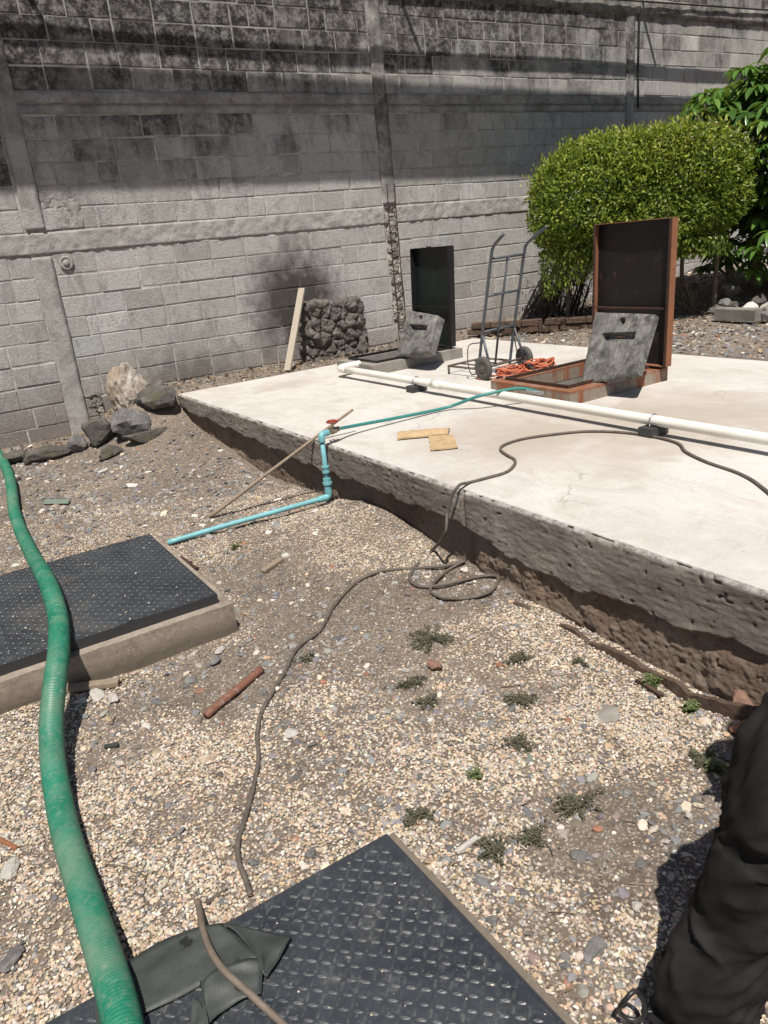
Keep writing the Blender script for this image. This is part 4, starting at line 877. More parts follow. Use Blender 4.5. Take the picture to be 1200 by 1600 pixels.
# ================================================================== GREEN HOSE AND CORDS
hp = [gp(-60, 640, .045), gp(4, 720, .045), gp(24, 805, .045), gp(48, 862, .07), Vector(at_z(72, 905, .245)), Vector(at_z(90, 960, .245)), Vector(at_z(92, 1015, .240)), Vector(at_z(86, 1065, .20)), Vector(at_z(81, 1120, .13)), Vector(at_z(82, 1180, .075)), gp(92, 1250, .048),
      gp(108, 1320, .046), gp(132, 1395, .050), Vector(at_z(158, 1478, .085)), Vector(at_z(180, 1550, .100)), Vector(at_z(196, 1620, .100)), Vector(at_z(215, 1740, .100))]
sp_ = spline(hp, .0035); Ln = len(sp_); b = MB(); cnt = [0]
def hr(t):
    k = round(t*(Ln-1)); return .0395+(.0028 if k % 3 == 0 else (0 if k % 3 == 1 else .0004))
b.tube(sp_, .04, 22, rf=hr); tag(b.build('suction_hose', M['hose'], smooth=True), 'thick ribbed green suction hose running over the left hatch to the bottom of the photo', 'hose')
cord = [('s', 1290, 850), ('s', 1200, 769), ('s', 1160, 742), ('s', 1105, 722), ('s', 1072, 706), ('s', 1058, 692), ('s', 1015, 681), ('s', 965, 675), ('s', 915, 674), ('s', 870, 678), ('s', 820, 685), ('s', 790, 694), ('s', 782, 702), ('s', 792, 711), ('s', 804, 718), ('s', 803, 727), ('s', 790, 738), ('s', 755, 748), ('s', 733, 754),
        ('e', 718, 758), ('h', 706, 775, .34), ('h', 699, 800, .24), ('h', 695, 835, .10), ('g', 675, 860), ('g', 646, 889), ('g', 642, 908), ('g', 662, 917), ('g', 700, 912), ('g', 750, 901), ('g', 776, 900), ('g', 777, 911), ('g', 763, 926), ('g', 725, 935), ('g', 690, 933), ('g', 674, 925), ('g', 676, 913), ('g', 700, 891),
        ('g', 726, 876), ('g', 715, 880), ('g', 690, 885), ('g', 650, 888), ('g', 605, 891), ('g', 570, 902), ('g', 540, 925), ('g', 518, 953), ('g', 500, 985), ('g', 475, 1003), ('g', 458, 1022), ('g', 446, 1048), ('g', 428, 1078), ('g', 408, 1115), ('g', 402, 1150), ('g', 404, 1185), ('g', 396, 1230), ('g', 384, 1275), ('g', 372, 1315), ('g', 373, 1345), ('g', 384, 1375), ('g', 391, 1398)]
cp_ = []
for i, c in enumerate(cord):
    if c[0] == 's': cp_.append(Vector(at_z(c[1], c[2], T+.009)))
    elif c[0] == 'e': cp_.append(Vector(at_x(c[1], c[2], 2.192)))
    elif c[0] == 'h': p = Vector(at_x(c[1], c[2], 2.17-(.40-c[3])*.22)); cp_.append(p)
    else: cp_.append(gp(c[1], c[2], .010+(.012 if 26 < i < 40 and i % 2 else 0)))
b = MB(); b.tube(spline(cp_, .012), .0082, 8); tag(b.build('power_cord', M['cord'], smooth=True), 'long black cord snaking over the slab and coiling on the gravel', 'cord')
c2_ = [gp(308, 1408, .012), gp(312, 1422, .02), Vector(at_z(316, 1448, .075)), Vector(at_z(328, 1483, .090)), Vector(at_z(350, 1516, .102)), Vector(at_z(385, 1548, .092)), Vector(at_z(420, 1580, .074)), Vector(at_z(448, 1606, .070)), Vector(at_z(500, 1660, .07))]
b = MB(); b.tube(spline(c2_, .01), .0085, 8); tag(b.build('short_cord', M['cord2'], smooth=True), 'brown grey cord lying over the folded rubber sheet', 'cord')

# ================================================================== FOLDED RUBBER SHEET
def patch(b, rows_, th_=.003, n=10):
    """rows_: list of cross lines (a, b) of 3D points; lofted strip with thickness"""
    V = []; 
    A = spline([r[0] for r in rows_], .012); k = len(A); Bc = [Vector(r[1]) for r in rows_]
    def samp(L_, t):
        t = t*(len(L_)-1); i = min(int(t), len(L_)-2); return L_[i].lerp(L_[i+1], t-i)
    Bs = spline(Bc, .012)
    for j in range(k):
        t = j/(k-1); a, c = samp(A, t), samp(Bs, t)
        for i in range(n+1):
            u = i/n; p = a.lerp(c, u); p = p+Vector((0, 0, .003*math.sin(u*6+t*9)+.0015*math.sin(u*13+t*4))); V.append(p)
    F = [(j*(n+1)+i, j*(n+1)+i+1, (j+1)*(n+1)+i+1, (j+1)*(n+1)+i) for j in range(k-1) for i in range(n)]
    b.add(V, F); b.add([v-Vector((0, 0, th_)) for v in V], [f[::-1] for f in F])
    loop = list(range(n+1))+[j*(n+1)+n for j in range(1, k)]+[(k-1)*(n+1)+i for i in range(n-1, -1, -1)]+[j*(n+1) for j in range(k-2, 0, -1)]
    o_ = len(b.v)-2*len(V); m_ = len(V)
    for q in range(len(loop)): a, c = loop[q], loop[(q+1) % len(loop)]; b.f.append((o_+a, o_+c, o_+m_+c, o_+m_+a))
def zz(x, y, z): return Vector(at_z(x, y, z))
b = MB()
patch(b, [(zz(150, 1530, .068), zz(150, 1640, .064)), (zz(205, 1500, .070), zz(215, 1592, .064)), (zz(250, 1470, .072), zz(275, 1560, .065)), (zz(300, 1452, .076), zz(340, 1524, .067)), (zz(345, 1442, .085), zz(412, 1497, .074))])
patch(b, [(zz(345, 1442, .088), zz(455, 1462, .080)), (zz(372, 1460, .094), zz(448, 1477, .078)), (zz(398, 1490, .092), zz(432, 1503, .075)), (zz(411, 1520, .078), zz(417, 1528, .072))])
patch(b, [(zz(412, 1497, .082), zz(408, 1552, .068)), (zz(380, 1500, .092), zz(372, 1565, .070)), (zz(345, 1510, .098), zz(340, 1585, .074)), (zz(316, 1532, .098), zz(318, 1612, .080))])
patch(b, [(zz(316, 1532, .096), zz(322, 1600, .090)), (zz(312, 1538, .080), zz(328, 1575, .068)), (zz(322, 1560, .062), zz(334, 1600, .062))])
patch(b, [(zz(300, 1555, .070), zz(322, 1575, .085)), (zz(298, 1590, .072), zz(326, 1600, .090)), (zz(292, 1640, .074), zz(330, 1640, .085))])
tag(b.build('rubber_sheet', M['rubber'], smooth=True), 'folded black rubber sheet lying on the nearest tread plate', 'rubber sheet')

# ================================================================== HAND TRUCK
tr = thing('hand_truck', 'grey blue tubular steel hand truck standing upright on the slab', 'hand truck', (4.45, 5.2, T))
xl, xr = 4.25, 4.69
def truck_rail(x, yb, tip_, kink):
    b = MB(); P_ = [Vector((x, yb, T+.03)), Vector((x, yb-.06, .70)), Vector((x, yb-.17, 1.13)), Vector((x, yb-.24, 1.40)), kink, tip_]
    b.tube(spline(P_, .02), .0128, 10); b.build('rail', M['truck'], tr, True)
truck_rail(xl, 5.235, Vector((xl, 4.83, 1.575)), Vector((xl, 4.955, 1.49)))
truck_rail(xr, 5.32, Vector((xr, 4.80, 1.60)), Vector((xr, 5.03, 1.485)))
def yrail(x, z):
    yb = 5.235+(x-xl)/(xr-xl)*.085; return yb-float(np.interp(z, [T, .70, 1.13, 1.40], [0, .06, .17, .24]))
for z in (1.395, 1.10, .80):
    b = MB(); b.tube([(xl, yrail(xl, z), z), (xr, yrail(xr, z), z)], .011, 8); b.build('crossbar', M['truck'], tr, True)
xm = (xl+xr)/2+.0; b = MB(); b.tube([(xm, yrail(xm, z), z) for z in (1.395, 1.10, .80, .50)], .010, 8); b.build('centre_strut', M['truck'], tr, True)
for x, s_ in ((xl, -1), (xr, 1)):
    b = MB(); b.tube([(x, yrail(x, .78), .78), (x+s_*.015, yrail(x, .78)-.10, T+.115)], .011, 8); b.build('brace', M['truck'], tr, True)
    y0_ = yrail(x, T)-.14; wx = x+s_*.055; b = MB(); prof = [(.03, -.012), (.05, -.018), (.075, -.022), (.098, -.016), (.102, 0), (.098, .016), (.075, .022), (.05, .018), (.03, .012)]
    N = 28; b.add([(wx+d, y0_+r*math.cos(2*math.pi*k/N), T+.102+r*math.sin(2*math.pi*k/N)) for r, d in prof for k in range(N)], [(i*N+k, i*N+(k+1) % N, (i+1)*N+(k+1) % N, (i+1)*N+k) for i in range(len(prof)-1) for k in range(N)])
    wh = b.build('wheel', M['wheel'], tr, True); b = MB(); b.tube([(wx-.022, y0_, T+.102), (wx+.022, y0_, T+.102)], .034, 16); b.build('hub', M['truckrust'], wh)
    b = MB(); b.tube(spline([(x-s_*.03, yrail(x, .6)+.03, T+.30), (x-s_*.03+s_*.10, y0_+.16, T+.29), (x+s_*.10, y0_+.15, T+.16), (x+s_*.09, y0_+.13, T+.05), (x+s_*.01, yrail(x, T), T+.04)], .02), .0055, 6); b.build('wheel_guard', M['truckrust'], tr, True)
b = MB(); b.tube([(xl-.08, yrail(xl, T)-.14, T+.102), (xr+.08, yrail(xr, T)-.14, T+.102)], .010, 8); b.build('axle', M['truckrust'], tr, True)
b = MB(); yl, yr = 5.235, 5.32; zt_ = T+.075
b.tube([(xl, yl, zt_), (xl-.02, yl+.40, zt_), (xr-.02, yr+.36, zt_), (xr, yr, zt_)], .010, 8); b.tube([(xl, yl, zt_), (xr, yr, zt_)], .010, 8)
b.tube([(xl+.13, yl+.02, zt_), (xl+.12, yl+.40, zt_)], .007, 6); b.tube([(xl+.28, yl+.02, zt_), (xl+.27, yl+.38, zt_)], .007, 6)
for x, y in ((xl, yl), (xl-.02, yl+.40), (xr-.02, yr+.36), (xr, yr)): b.tube([(x, y, zt_), (x, y, T+.001)], .010, 8)
b.build('toe_frame', M['truckrust'], tr, True)

# ================================================================== ORANGE CORD BUNDLE
rl = thing('extension_cord', 'bundle of bright orange extension cord beside the hand truck wheel', 'cord', (4.55, 4.95, T))
for k_, (cx_, cy_, rx, ry, nn, hz) in enumerate(((4.42, 4.99, .125, .09, 13, .05), (4.66, 4.90, .13, .09, 15, .075))):
    b = MB(); rnd = random.Random(k_+3); P_ = []
    for i in range(nn*14):
        a = 2*math.pi*i/14; tq = i/14; jx = .035*math.sin(tq*1.9+k_)+rnd.uniform(-.004, .004); jy = .03*math.cos(tq*2.3)
        P_.append((cx_+(rx+jx)*math.cos(a), cy_+(ry+jy)*math.sin(a), T+.012+hz*(.5+.5*math.sin(tq*2.7+a*.0))+.015*math.sin(a*2+tq)+.02*abs(math.cos(a))))
    P_ = [(p[0], p[1], max(T+.008, p[2])) for p in P_]; b.tube(P_, .0062, 6); b.build('coil', M['orange'], rl, True)
b = MB(); b.tube([Vector((4.55, 4.95, T+.055))+Vector((.02*math.sin(a*2), .085*math.cos(a), .055*math.sin(a))) for a in np.linspace(0, 2*math.pi, 24)], .017, 8, False); b.build('binding_strap', M['wheel'], rl, True)
b = MB(); b.tube(spline([(4.27, 5.02, T+.01), (4.18, 5.12, T+.008), (4.22, 5.2, T+.008), (4.33, 5.17, T+.008), (4.36, 5.05, T+.02)], .02), .0062, 6); b.build('loose_end', M['orange'], rl, True)

# ================================================================== CARDBOARD, BOARDS, SCRAP
cb = thing('cardboard_strip', 'crumpled strip of torn brown cardboard lying on the slab', 'cardboard', (2.7, 3.75, T))
def crumple(ps, th=.010, n=14, amp=.010, sd=3, z0=T+.004, arch=0.0):
    a, b_, c, d = [Vector(p) for p in ps]; V = []
    for j in range(n+1):
        for i in range(n+1):
            u, v = i/n, j/n; p = a.lerp(b_, u).lerp(d.lerp(c, u), v); q = mnoise.noise(Vector((p.x*22, p.y*22, sd))); r = mnoise.noise(Vector((p.x*45, p.y*45, sd+3)))
            e = 1 if 0 < i < n and 0 < j < n else .4
            V.append(Vector((p.x+r*.006, p.y+q*.006, z0+th+abs(q)*amp*e+arch*math.sin(v*math.pi))))
    F = [(j*(n+1)+i, j*(n+1)+i+1, (j+1)*(n+1)+i+1, (j+1)*(n+1)+i) for j in range(n) for i in range(n)]
    b = MB(); b.add(V, F); b.add([Vector((v.x, v.y, max(v.z-th*.8, z0))) for v in V], [f[::-1] for f in F])
    loop = list(range(n+1))+[j*(n+1)+n for j in range(1, n+1)]+[n*(n+1)+i for i in range(n-1, -1, -1)]+[j*(n+1) for j in range(n-1, 0, -1)]; m_ = len(V)
    for q in range(len(loop)): x_, y_ = loop[q], loop[(q+1) % len(loop)]; b.f.append((x_, y_, m_+y_, m_+x_))
    return b
crumple([at_z(621, 689, T), at_z(700, 681, T), at_z(703, 674, T), at_z(624, 679, T)], .012, arch=.02).build('long_flap', M['card'], cb)
crumple([at_z(673, 706, T), at_z(716, 702, T), at_z(708, 682, T), at_z(670, 684, T)], .008, sd=8).build('square_flap', M['card'], cb)
def bar(name, label, cat, p, q, w_, h_, mat, jit=.001, bev=.002):
    p, q = Vector(p), Vector(q); d = q-p; R = d.to_track_quat('X', 'Z').to_matrix(); b = MB(); b.box((p+q)/2, (d.length, w_, h_), R, bev, jit); return tag(b.build(name, M[mat]), label, cat)
bar('wood_batten', 'grey flat batten lying against the front of the left hatch curb', 'wood', gp(100, 1076, .022), gp(186, 1066, .018), .04, .022, 'greywood')
bar('wood_offcut', 'small grey wooden offcut lying on the gravel between left hatch and slab', 'wood', gp(410, 893, .012), gp(440, 874, .014), .035, .018, 'greywood', .002)
bar('metal_scrap', 'little dark metal flat bar on the pebbles right of the green hose', 'scrap', gp(163, 1166, .010), gp(185, 1163, .012), .016, .008, 'blackblock')
bar('white_stick', 'short white plastic strip on the pebbles beside the nearest plate corner', 'scrap', gp(713, 1332, .012), gp(745, 1308, .014), .014, .008, 'white_rock', .001)
def rod(name, label, cat, px, r, mat, h=.0, taper=1.0):
    P_ = [gp(x, y, r+h) for x, y in px]; b = MB(); b.tube(spline(P_, .02), r, 9, rf=lambda t: r*(1-(1-taper)*t)); return tag(b.build(name, M[mat], smooth=True), label, cat)
rod('rusty_pipe', 'short rusty pipe with flaking pale paint lying on the pebbles', 'pipe', [(322, 1118), (350, 1094), (380, 1070), (408, 1046)], .0165, 'rustrod')
rod('rusty_rod', 'rusty rod end at the left edge of the photo among the pebbles', 'rod', [(-40, 1296), (0, 1312), (26, 1326)], .008, 'rust')
rod('twig', 'crooked brown twig on the pebbles right of the green hose', 'twig', [(165, 1352), (190, 1354), (212, 1360), (230, 1372)], .0045, 'darkbark', 0, .5)
rod('twig', 'short dark twig beside the upper edge of the nearest plate', 'twig', [(322, 1412), (338, 1400), (356, 1390)], .007, 'darkbark', 0, .6)
rod('twig', 'thin pale dry twig on bare earth near the trouser leg', 'twig', [(980, 1380), (1010, 1382), (1045, 1381)], .002, 'stick', .002, .6)
rod('twig', 'thin pale twig on the grey chips beside the nearest plate', 'twig', [(905, 1455), (880, 1470), (860, 1490)], .0025, 'stick', .002, .6)
rod('old_hose_end', 'grey pipe lying on the gravel past the slab at the right edge', 'pipe', [(1138, 558), (1170, 562), (1215, 566), (1260, 569)], .022, 'grey_rock')
b = MB(); P_ = [gp(x, y, .010) for x, y in ((283, 871), (292, 877), (300, 884), (309, 889))]; b.tube(P_, .010, 8); b.tube([gp(280, 878, .012), gp(300, 878, .014)], .006, 6); tag(b.build('rusty_scrap', M['rustdark']), 'rusty iron scrap on the right edge of the left hatch curb', 'scrap')
# green flattened scrap and small litter
b = crumple([gp(68, 790), gp(108, 790), gp(110, 784), gp(72, 784)], .004, 10, .012, 5, g1(.9, 6.2)+.012); tag(b.build('plastic_scrap', M['teal_scrap']), 'faded green plastic scrap on the earth above the left hatch', 'scrap')
b = crumple([gp(822, 1192), gp(832, 1194), gp(832, 1184), gp(824, 1182)], .002, 6, .006, 6, gp(827, 1188).z+.006); tag(b.build('plastic_scrap', M['teal_scrap']), 'tiny teal plastic scrap among the pebbles right of centre', 'scrap')
# rotten form board along the slab
Yb = np.linspace(.95, 2.45, 110); V = []
tb = np.array([g1(2.06, y) for y in Yb]); topz = tb+.012+.045*(fbm(Yb, Yb*0, 9, 41)-.3)+.03*np.interp(Yb, [.95, 1.3, 1.5, 2.45], [1.2, 1.6, .6, -.5]); wv_ = 2.105+.018*np.sin(Yb*4)+(fbm(Yb, Yb*0, 6, 42)-.5)*.03
for off in (0, .022):
    for fz in (0, .5, 1): V += [(wv_[i]+off+(.006 if fz == .5 else 0)+.02*fz, Yb[i], tb[i]-.09+(topz[i]-tb[i]+.09)*fz) for i in range(len(Yb))]
n_ = len(Yb); F = []
for i in range(n_-1):
    for a, c in ((0, 1), (1, 2), (2, 5), (5, 4), (4, 3), (3, 0)): F.append((a*n_+i, a*n_+i+1, c*n_+i+1, c*n_+i))
b = MB(); b.add(V, F); tag(b.build('rotten_board', M['rotwood']), 'dark rotten form board sunk in the ground along the slab side', 'board')
for k, (px, py, dxp, lab) in enumerate(((995, 1062, 40, 'splintered strip of rotten wood by the form board under the slab side'), (1105, 1088, 34, 'short broken splinter near the right end of the rotten form board'), (880, 958, 30, 'small dark splinter at the left end of the rotten form board'))):
    p, q = gp(px, py, .014), gp(px+dxp, py+dxp*.62, .016); bar('wood_splinter', lab, 'wood', p, q, .018, .010, 'rotwood' if k != 1 else 'greywood', .004)

# ================================================================== LOOSE STONES THAT STAND OUT
gs = 'larger loose stones on the gravel'
big = [(455, 1150, .075, .055, .028, 'white_rock', 'flat white stone with ragged edges on the pebbles right of the cord'), (678, 1046, .065, .06, .05, 'red_rock', 'reddish brown stone just below the largest weed patch'),
 (322, 1190, .065, .05, .035, 'cream_rock', 'smooth tan stone on the pebbles left of the cord'), (905, 1338, .055, .04, .02, 'grey_rock', 'pointed slate grey chip on bare earth near the trouser leg'),
 (335, 1036, .055, .05, .04, 'grey_rock', 'angular grey stone in front of the left hatch corner'), (345, 1018, .06, .04, .03, 'plaster', 'pale grey stone touching the left hatch corner'),
 (947, 1122, .13, .10, .022, 'curb_grey', 'flat brown grey slab of stone flush in the pebbles'), (1166, 1143, .10, .06, .05, 'brick', 'broken orange brick with mortar near the knee of the trousers'),
 (1158, 1113, .13, .10, .08, 'red_rock', 'brown chunk of rotten stone at the end of the form board'), (1165, 1188, .13, .09, .07, 'grey_rock', 'dark grey pointed stone beside the trouser leg'),
 (1075, 1278, .03, .026, .016, 'plaster', 'round pale stone on earth left of the trouser thigh'), (996, 1418, .03, .028, .014, 'plaster', 'squarish pale stone at the edge of the leg shadow'),
 (18, 1358, .09, .06, .03, 'plaster', 'pale grey flat stone near the left edge of the photo'), (12, 1203, .05, .04, .028, 'cream_rock', 'tan stone at the left edge beside the green hose'),
 (228, 1135, .042, .03, .02, 'white_rock', 'white pebble between green hose and rusty pipe'), (310, 1081, .05, .035, .02, 'red_rock', 'flat reddish chip left of the rusty pipe'),
 (150, 1088, .11, .05, .028, 'plaster', 'broken white plaster lump below the grey batten'), (178, 1093, .09, .05, .030, 'plaster', 'second plaster lump to the right below the grey batten'), (128, 1097, .06, .04, .025, 'white_rock', 'small white plaster piece touching the green hose'),
 (640, 1287, .03, .028, .022, 'lava', 'small dark stone beside the tip of the nearest plate'), (485, 1336, .038, .034, .028, 'grey_rock', 'rounded grey stone above the nearest plate edge'),
 (930, 1485, .065, .05, .02, 'grey_rock', 'large grey chip among small chips left of the shoe'), (770, 1440, .045, .04, .016, 'grey_rock', 'bluish grey chip beside the right edge of the nearest plate'),
 (400, 1222, .028, .04, .02, 'white_rock', 'white chip lying against the cord'), (345, 1212, .035, .03, .022, 'lava', 'dark stone left of the cord'), (1000, 1352, .04, .03, .014, 'grey_rock', 'grey slate chip on the bare earth left of the knee'),
 (205, 760, .10, .07, .035, 'white_rock', 'white broken stone on the far earth below the rocks'), (160, 737, .16, .08, .03, 'plaster', 'long pale plaster streak below the mossy rocks'), (20, 1500, .07, .05, .025, 'grey_rock', 'dull grey stone left of the green hose near the bottom'),
 (725, 893, .045, .04, .035, 'white_rock', 'round white stone beside the cord coil at the slab foot'), (674, 929, .025, .025, .02, 'lava', 'tiny dark stone under the left of the cord coil')]
for k, (px, py, a, c, h_, mt, lab) in enumerate(big):
    p = gp(px, py); rock('loose_stone', lab, 'stone', p, (a, c, h_), mt, 300+k, None, (0, 0), gs, 3, .22, 11, rough=.08)

# ================================================================== WEEDS
def leaf_quads(P, N_, D, L_, W_, fold=.25, curl=0.0):
    """numpy leaves: position, facing normal, direction, length, width"""
    S = np.cross(D, N_); S /= np.linalg.norm(S, axis=1)[:, None]+1e-9; L_ = L_[:, None]; W_ = W_[:, None]
    a = P; t = P+D*L_-N_*L_*curl; mm = P+D*L_*.5; l_ = mm+S*W_*.5+N_*W_*fold; r_ = mm-S*W_*.5+N_*W_*fold
    V = np.stack([a, l_, t, r_], 1).reshape(-1, 3); n = len(P); i = np.arange(n)[:, None]*4
    return V, np.concatenate([i+np.array([[0, 2, 1]]), i+np.array([[0, 3, 2]])], 0)
def unit(a): return a/(np.linalg.norm(a, axis=1)[:, None]+1e-9)
weeds = [(675, 1000, .13, 1500, 'w', 'largest low grey green weed mat in the middle of the gravel'), (640, 1070, .07, 500, 'w', 'small weed mat left of the reddish stone'), (668, 1098, .06, 450, 'w', 'small weed tuft below the reddish stone'),
 (815, 1097, .075, 700, 'w', 'round weed mat in the bare earth right of centre'), (800, 1032, .08, 500, 'w', 'thin stretched weed mat toward the slab side'), (805, 1163, .07, 500, 'w', 'sparse brownish weed mat below the round one'),
 (905, 1258, .085, 800, 'w', 'dry brown weed mat in the lower right gravel'), (1095, 1192, .075, 600, 'w', 'weed mat near the trouser knee'), (1118, 1208, .04, 160, 'f', 'bright green weed seedling in front of the weed mat by the trousers'),
 (1077, 1112, .05, 220, 'f', 'bright green weed with toothed leaves near the rotten form board'), (1022, 1073, .05, 260, 'f', 'small green weed close to the rotten form board'), (650, 1280, .05, 380, 'w', 'dark weed tuft above the tip of the nearest plate'),
 (768, 1335, .06, 500, 'w', 'olive weed tuft right of the nearest plate'), (838, 1312, .07, 500, 'w', 'straggly dry weed between plate and trouser leg'), (742, 1216, .022, 60, 'f', 'tiny green seedling on dark earth in the lower middle'), (366, 858, .04, 90, 'f', 'tiny green weed above the grey wooden offcut'),
 (480, 1030, .05, 260, 'w', 'faint weed mat just right of the cord bend'), (905, 1038, .05, 220, 'w', 'faint weed mat near the foot of the slab side')]
for k, (px, py, r, n, kd, lab) in enumerate(weeds):
    p0 = gp(px, py); rg = np.random.default_rng(500+k); nb = max(5, n//45); ang = rg.uniform(0, 6.28, nb); ln = r*rg.uniform(.4, 1.15, nb)
    bi = rg.integers(0, nb, n); t_ = rg.uniform(.05, 1, n); x = p0.x+np.cos(ang[bi])*ln[bi]*t_+rg.normal(0, .006, n); y = p0.y+np.sin(ang[bi])*ln[bi]*t_*.8+rg.normal(0, .006, n)
    z = g(x, y)+rg.uniform(.004, .020 if kd == 'w' else .035, n); P = np.stack([x, y, z], 1)
    N_ = unit(np.stack([rg.normal(0, .4, n), rg.normal(0, .4, n), np.ones(n)], 1)); D = unit(np.cross(N_, rg.normal(0, 1, (n, 3)))); s0 = .011 if kd == 'w' else .018
    V, F = leaf_quads(P, N_, D, rg.uniform(.6, 1.3, n)*s0, rg.uniform(.6, 1.2, n)*s0*.55)
    wt = thing('weed', lab, 'weed', p0, 0, 'weeds growing in the gravel')
    link('leaves', npmesh('leaves', V, F, {'var': np.repeat(rg.uniform(0, 1, n), 4)}), M['weed' if kd == 'w' else 'freshweed'], wt)
    b = MB()
    for j in range(nb):
        q = [Vector((p0.x+math.cos(ang[j])*ln[j]*u, p0.y+math.sin(ang[j])*ln[j]*u*.8, g1(p0.x+math.cos(ang[j])*ln[j]*u, p0.y+math.sin(ang[j])*ln[j]*u*.8)+.005+.004*math.sin(u*5))) for u in (0, .35, .7, 1)]
        b.tube(q, .0012, 4)
    b.build('stems', M['darkbark'], wt)

# ================================================================== HEDGE BALL
HC = np.array([7.66, 6.44, 1.83]); e1 = np.array([.73, -.68, 0]); e1 /= np.linalg.norm(e1); e2 = np.array([-e1[1], e1[0], 0])
hedge = thing('clipped_hedge', 'dense round clipped hedge on thin stems in front of the block wall', 'hedge', (HC[0], HC[1], T))
def hedge_pts(n, rg, r0=.80, r1=1.03):
    d = unit(rg.normal(0, 1, (n*2, 3))); d = d[d[:, 2] > -.97][:n]; n = len(d)
    A = np.array([1.14, .85, .63]); pw = 3.2
    rr = (np.abs(d[:, 0]/A[0])**pw+np.abs(d[:, 1]/A[1])**pw+np.abs(d[:, 2]/A[2])**pw)**(-1/pw)
    ns = np.array([mnoise.noise(Vector((a*1.3, b_*1.3, c*1.3+4)))*.11+mnoise.noise(Vector((a*4, b_*4, c*4)))*.075+mnoise.noise(Vector((a*9, b_*9, c*9+7)))*.04 for a, b_, c in d])
    rr = rr*(1+ns)*(r0+(r1-r0)*rg.uniform(0, 1, n)**.45)
    L_ = d*rr[:, None]
    # ragged lower skirt, deeper on the left (wall) end
    low = L_[:, 2] < -.45; L_[low, 2] *= rg.uniform(.85, 1.12, low.sum())
    P = HC+L_[:, :1]*e1+L_[:, 1:2]*e2+L_[:, 2:]*np.array([0, 0, 1]); nrm = unit(d[:, :1]/A[0]*e1+d[:, 1:2]/A[1]*e2+d[:, 2:]/A[2]*np.array([0, 0, 1]))
    return P, nrm, d
rg = np.random.default_rng(11); P, nr, d = hedge_pts(72000, rg, .62, 1.03); n = len(P)
N_ = unit(nr*.75+np.array([0, 0, .35])+rg.normal(0, .75, (n, 3))); D = unit(np.cross(N_, rg.normal(0, 1, (n, 3)))+nr*.5); V, F = leaf_quads(P, N_, D, rg.uniform(.036, .066, n), rg.uniform(.020, .034, n), .2)
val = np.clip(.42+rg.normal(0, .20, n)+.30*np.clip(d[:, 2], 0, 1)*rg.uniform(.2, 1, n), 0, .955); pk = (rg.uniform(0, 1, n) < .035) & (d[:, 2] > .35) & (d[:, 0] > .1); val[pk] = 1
# sparse shoots sticking out of the top
ns_ = 900; Ps, ns2, d2 = hedge_pts(ns_*2, rg, 1.0, 1.12); k_ = d2[:, 2] > .1; Ps = Ps[k_]; m_ = len(Ps)
N2 = unit(rg.normal(0, 1, (m_, 3))); D2 = unit(np.stack([rg.normal(0, .4, m_), rg.normal(0, .4, m_), np.ones(m_)], 1)); N2 = unit(np.cross(D2, N2)); V2, F2 = leaf_quads(Ps, N2, D2, rg.uniform(.04, .07, m_), rg.uniform(.016, .026, m_), .1)
V = np.concatenate([V, V2]); F = np.concatenate([F, F2+4*n]); val = np.concatenate([val, rg.uniform(.6, .955, m_)])
# lower skirt of hanging leaves on the wall end
m3 = 4500; u = rg.uniform(-1.08, .95, m3); v = rg.uniform(-.75, .55, m3); zz_ = 1.33-rg.uniform(0, 1, m3)**1.4*(.20+.42*np.clip(-u-.2, 0, 1)); P3 = np.stack([HC[0]+e1[0]*u+e2[0]*v, HC[1]+e1[1]*u+e2[1]*v, zz_], 1)
D3 = unit(np.stack([rg.normal(0, .5, m3), rg.normal(0, .5, m3), -np.ones(m3)], 1)); N3 = unit(np.cross(D3, rg.normal(0, 1, (m3, 3)))); V3, F3 = leaf_quads(P3, N3, D3, rg.uniform(.04, .07, m3), rg.uniform(.018, .03, m3), .2)
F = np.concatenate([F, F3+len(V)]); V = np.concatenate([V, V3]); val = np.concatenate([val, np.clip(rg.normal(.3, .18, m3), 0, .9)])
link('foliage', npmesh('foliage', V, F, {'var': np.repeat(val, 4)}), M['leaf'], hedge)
rnd = random.Random(4)
for k, (u, v) in enumerate(((-.75, .1), (-.45, -.2), (-.15, .15), (.25, -.1), (.6, .1), (.95, .0))):
    bx = HC[0]+e1[0]*u+e2[0]*v; by = HC[1]+e1[1]*u+e2[1]*v; b = MB(); lx, ly = rnd.uniform(-.12, .12), rnd.uniform(-.12, .12); zb_ = g1(bx, by)-.03
    b.tube(spline([(bx, by, zb_), (bx+lx*.4, by+ly*.4, zb_+.35), (bx+lx, by+ly, zb_+.75), (bx+lx*1.8, by+ly*1.5, zb_+1.3)], .06), .025, 9, rf=lambda t: .030-.014*t)
    for q in range(3):
        z = zb_+.6+q*.2; b.tube([(bx+lx*.9, by+ly*.9, z), (bx+lx+rnd.uniform(-.35, .35), by+ly+rnd.uniform(-.3, .3), z+.45)], .010, 6)
    b.build('stem', M['bark'], hedge, True)

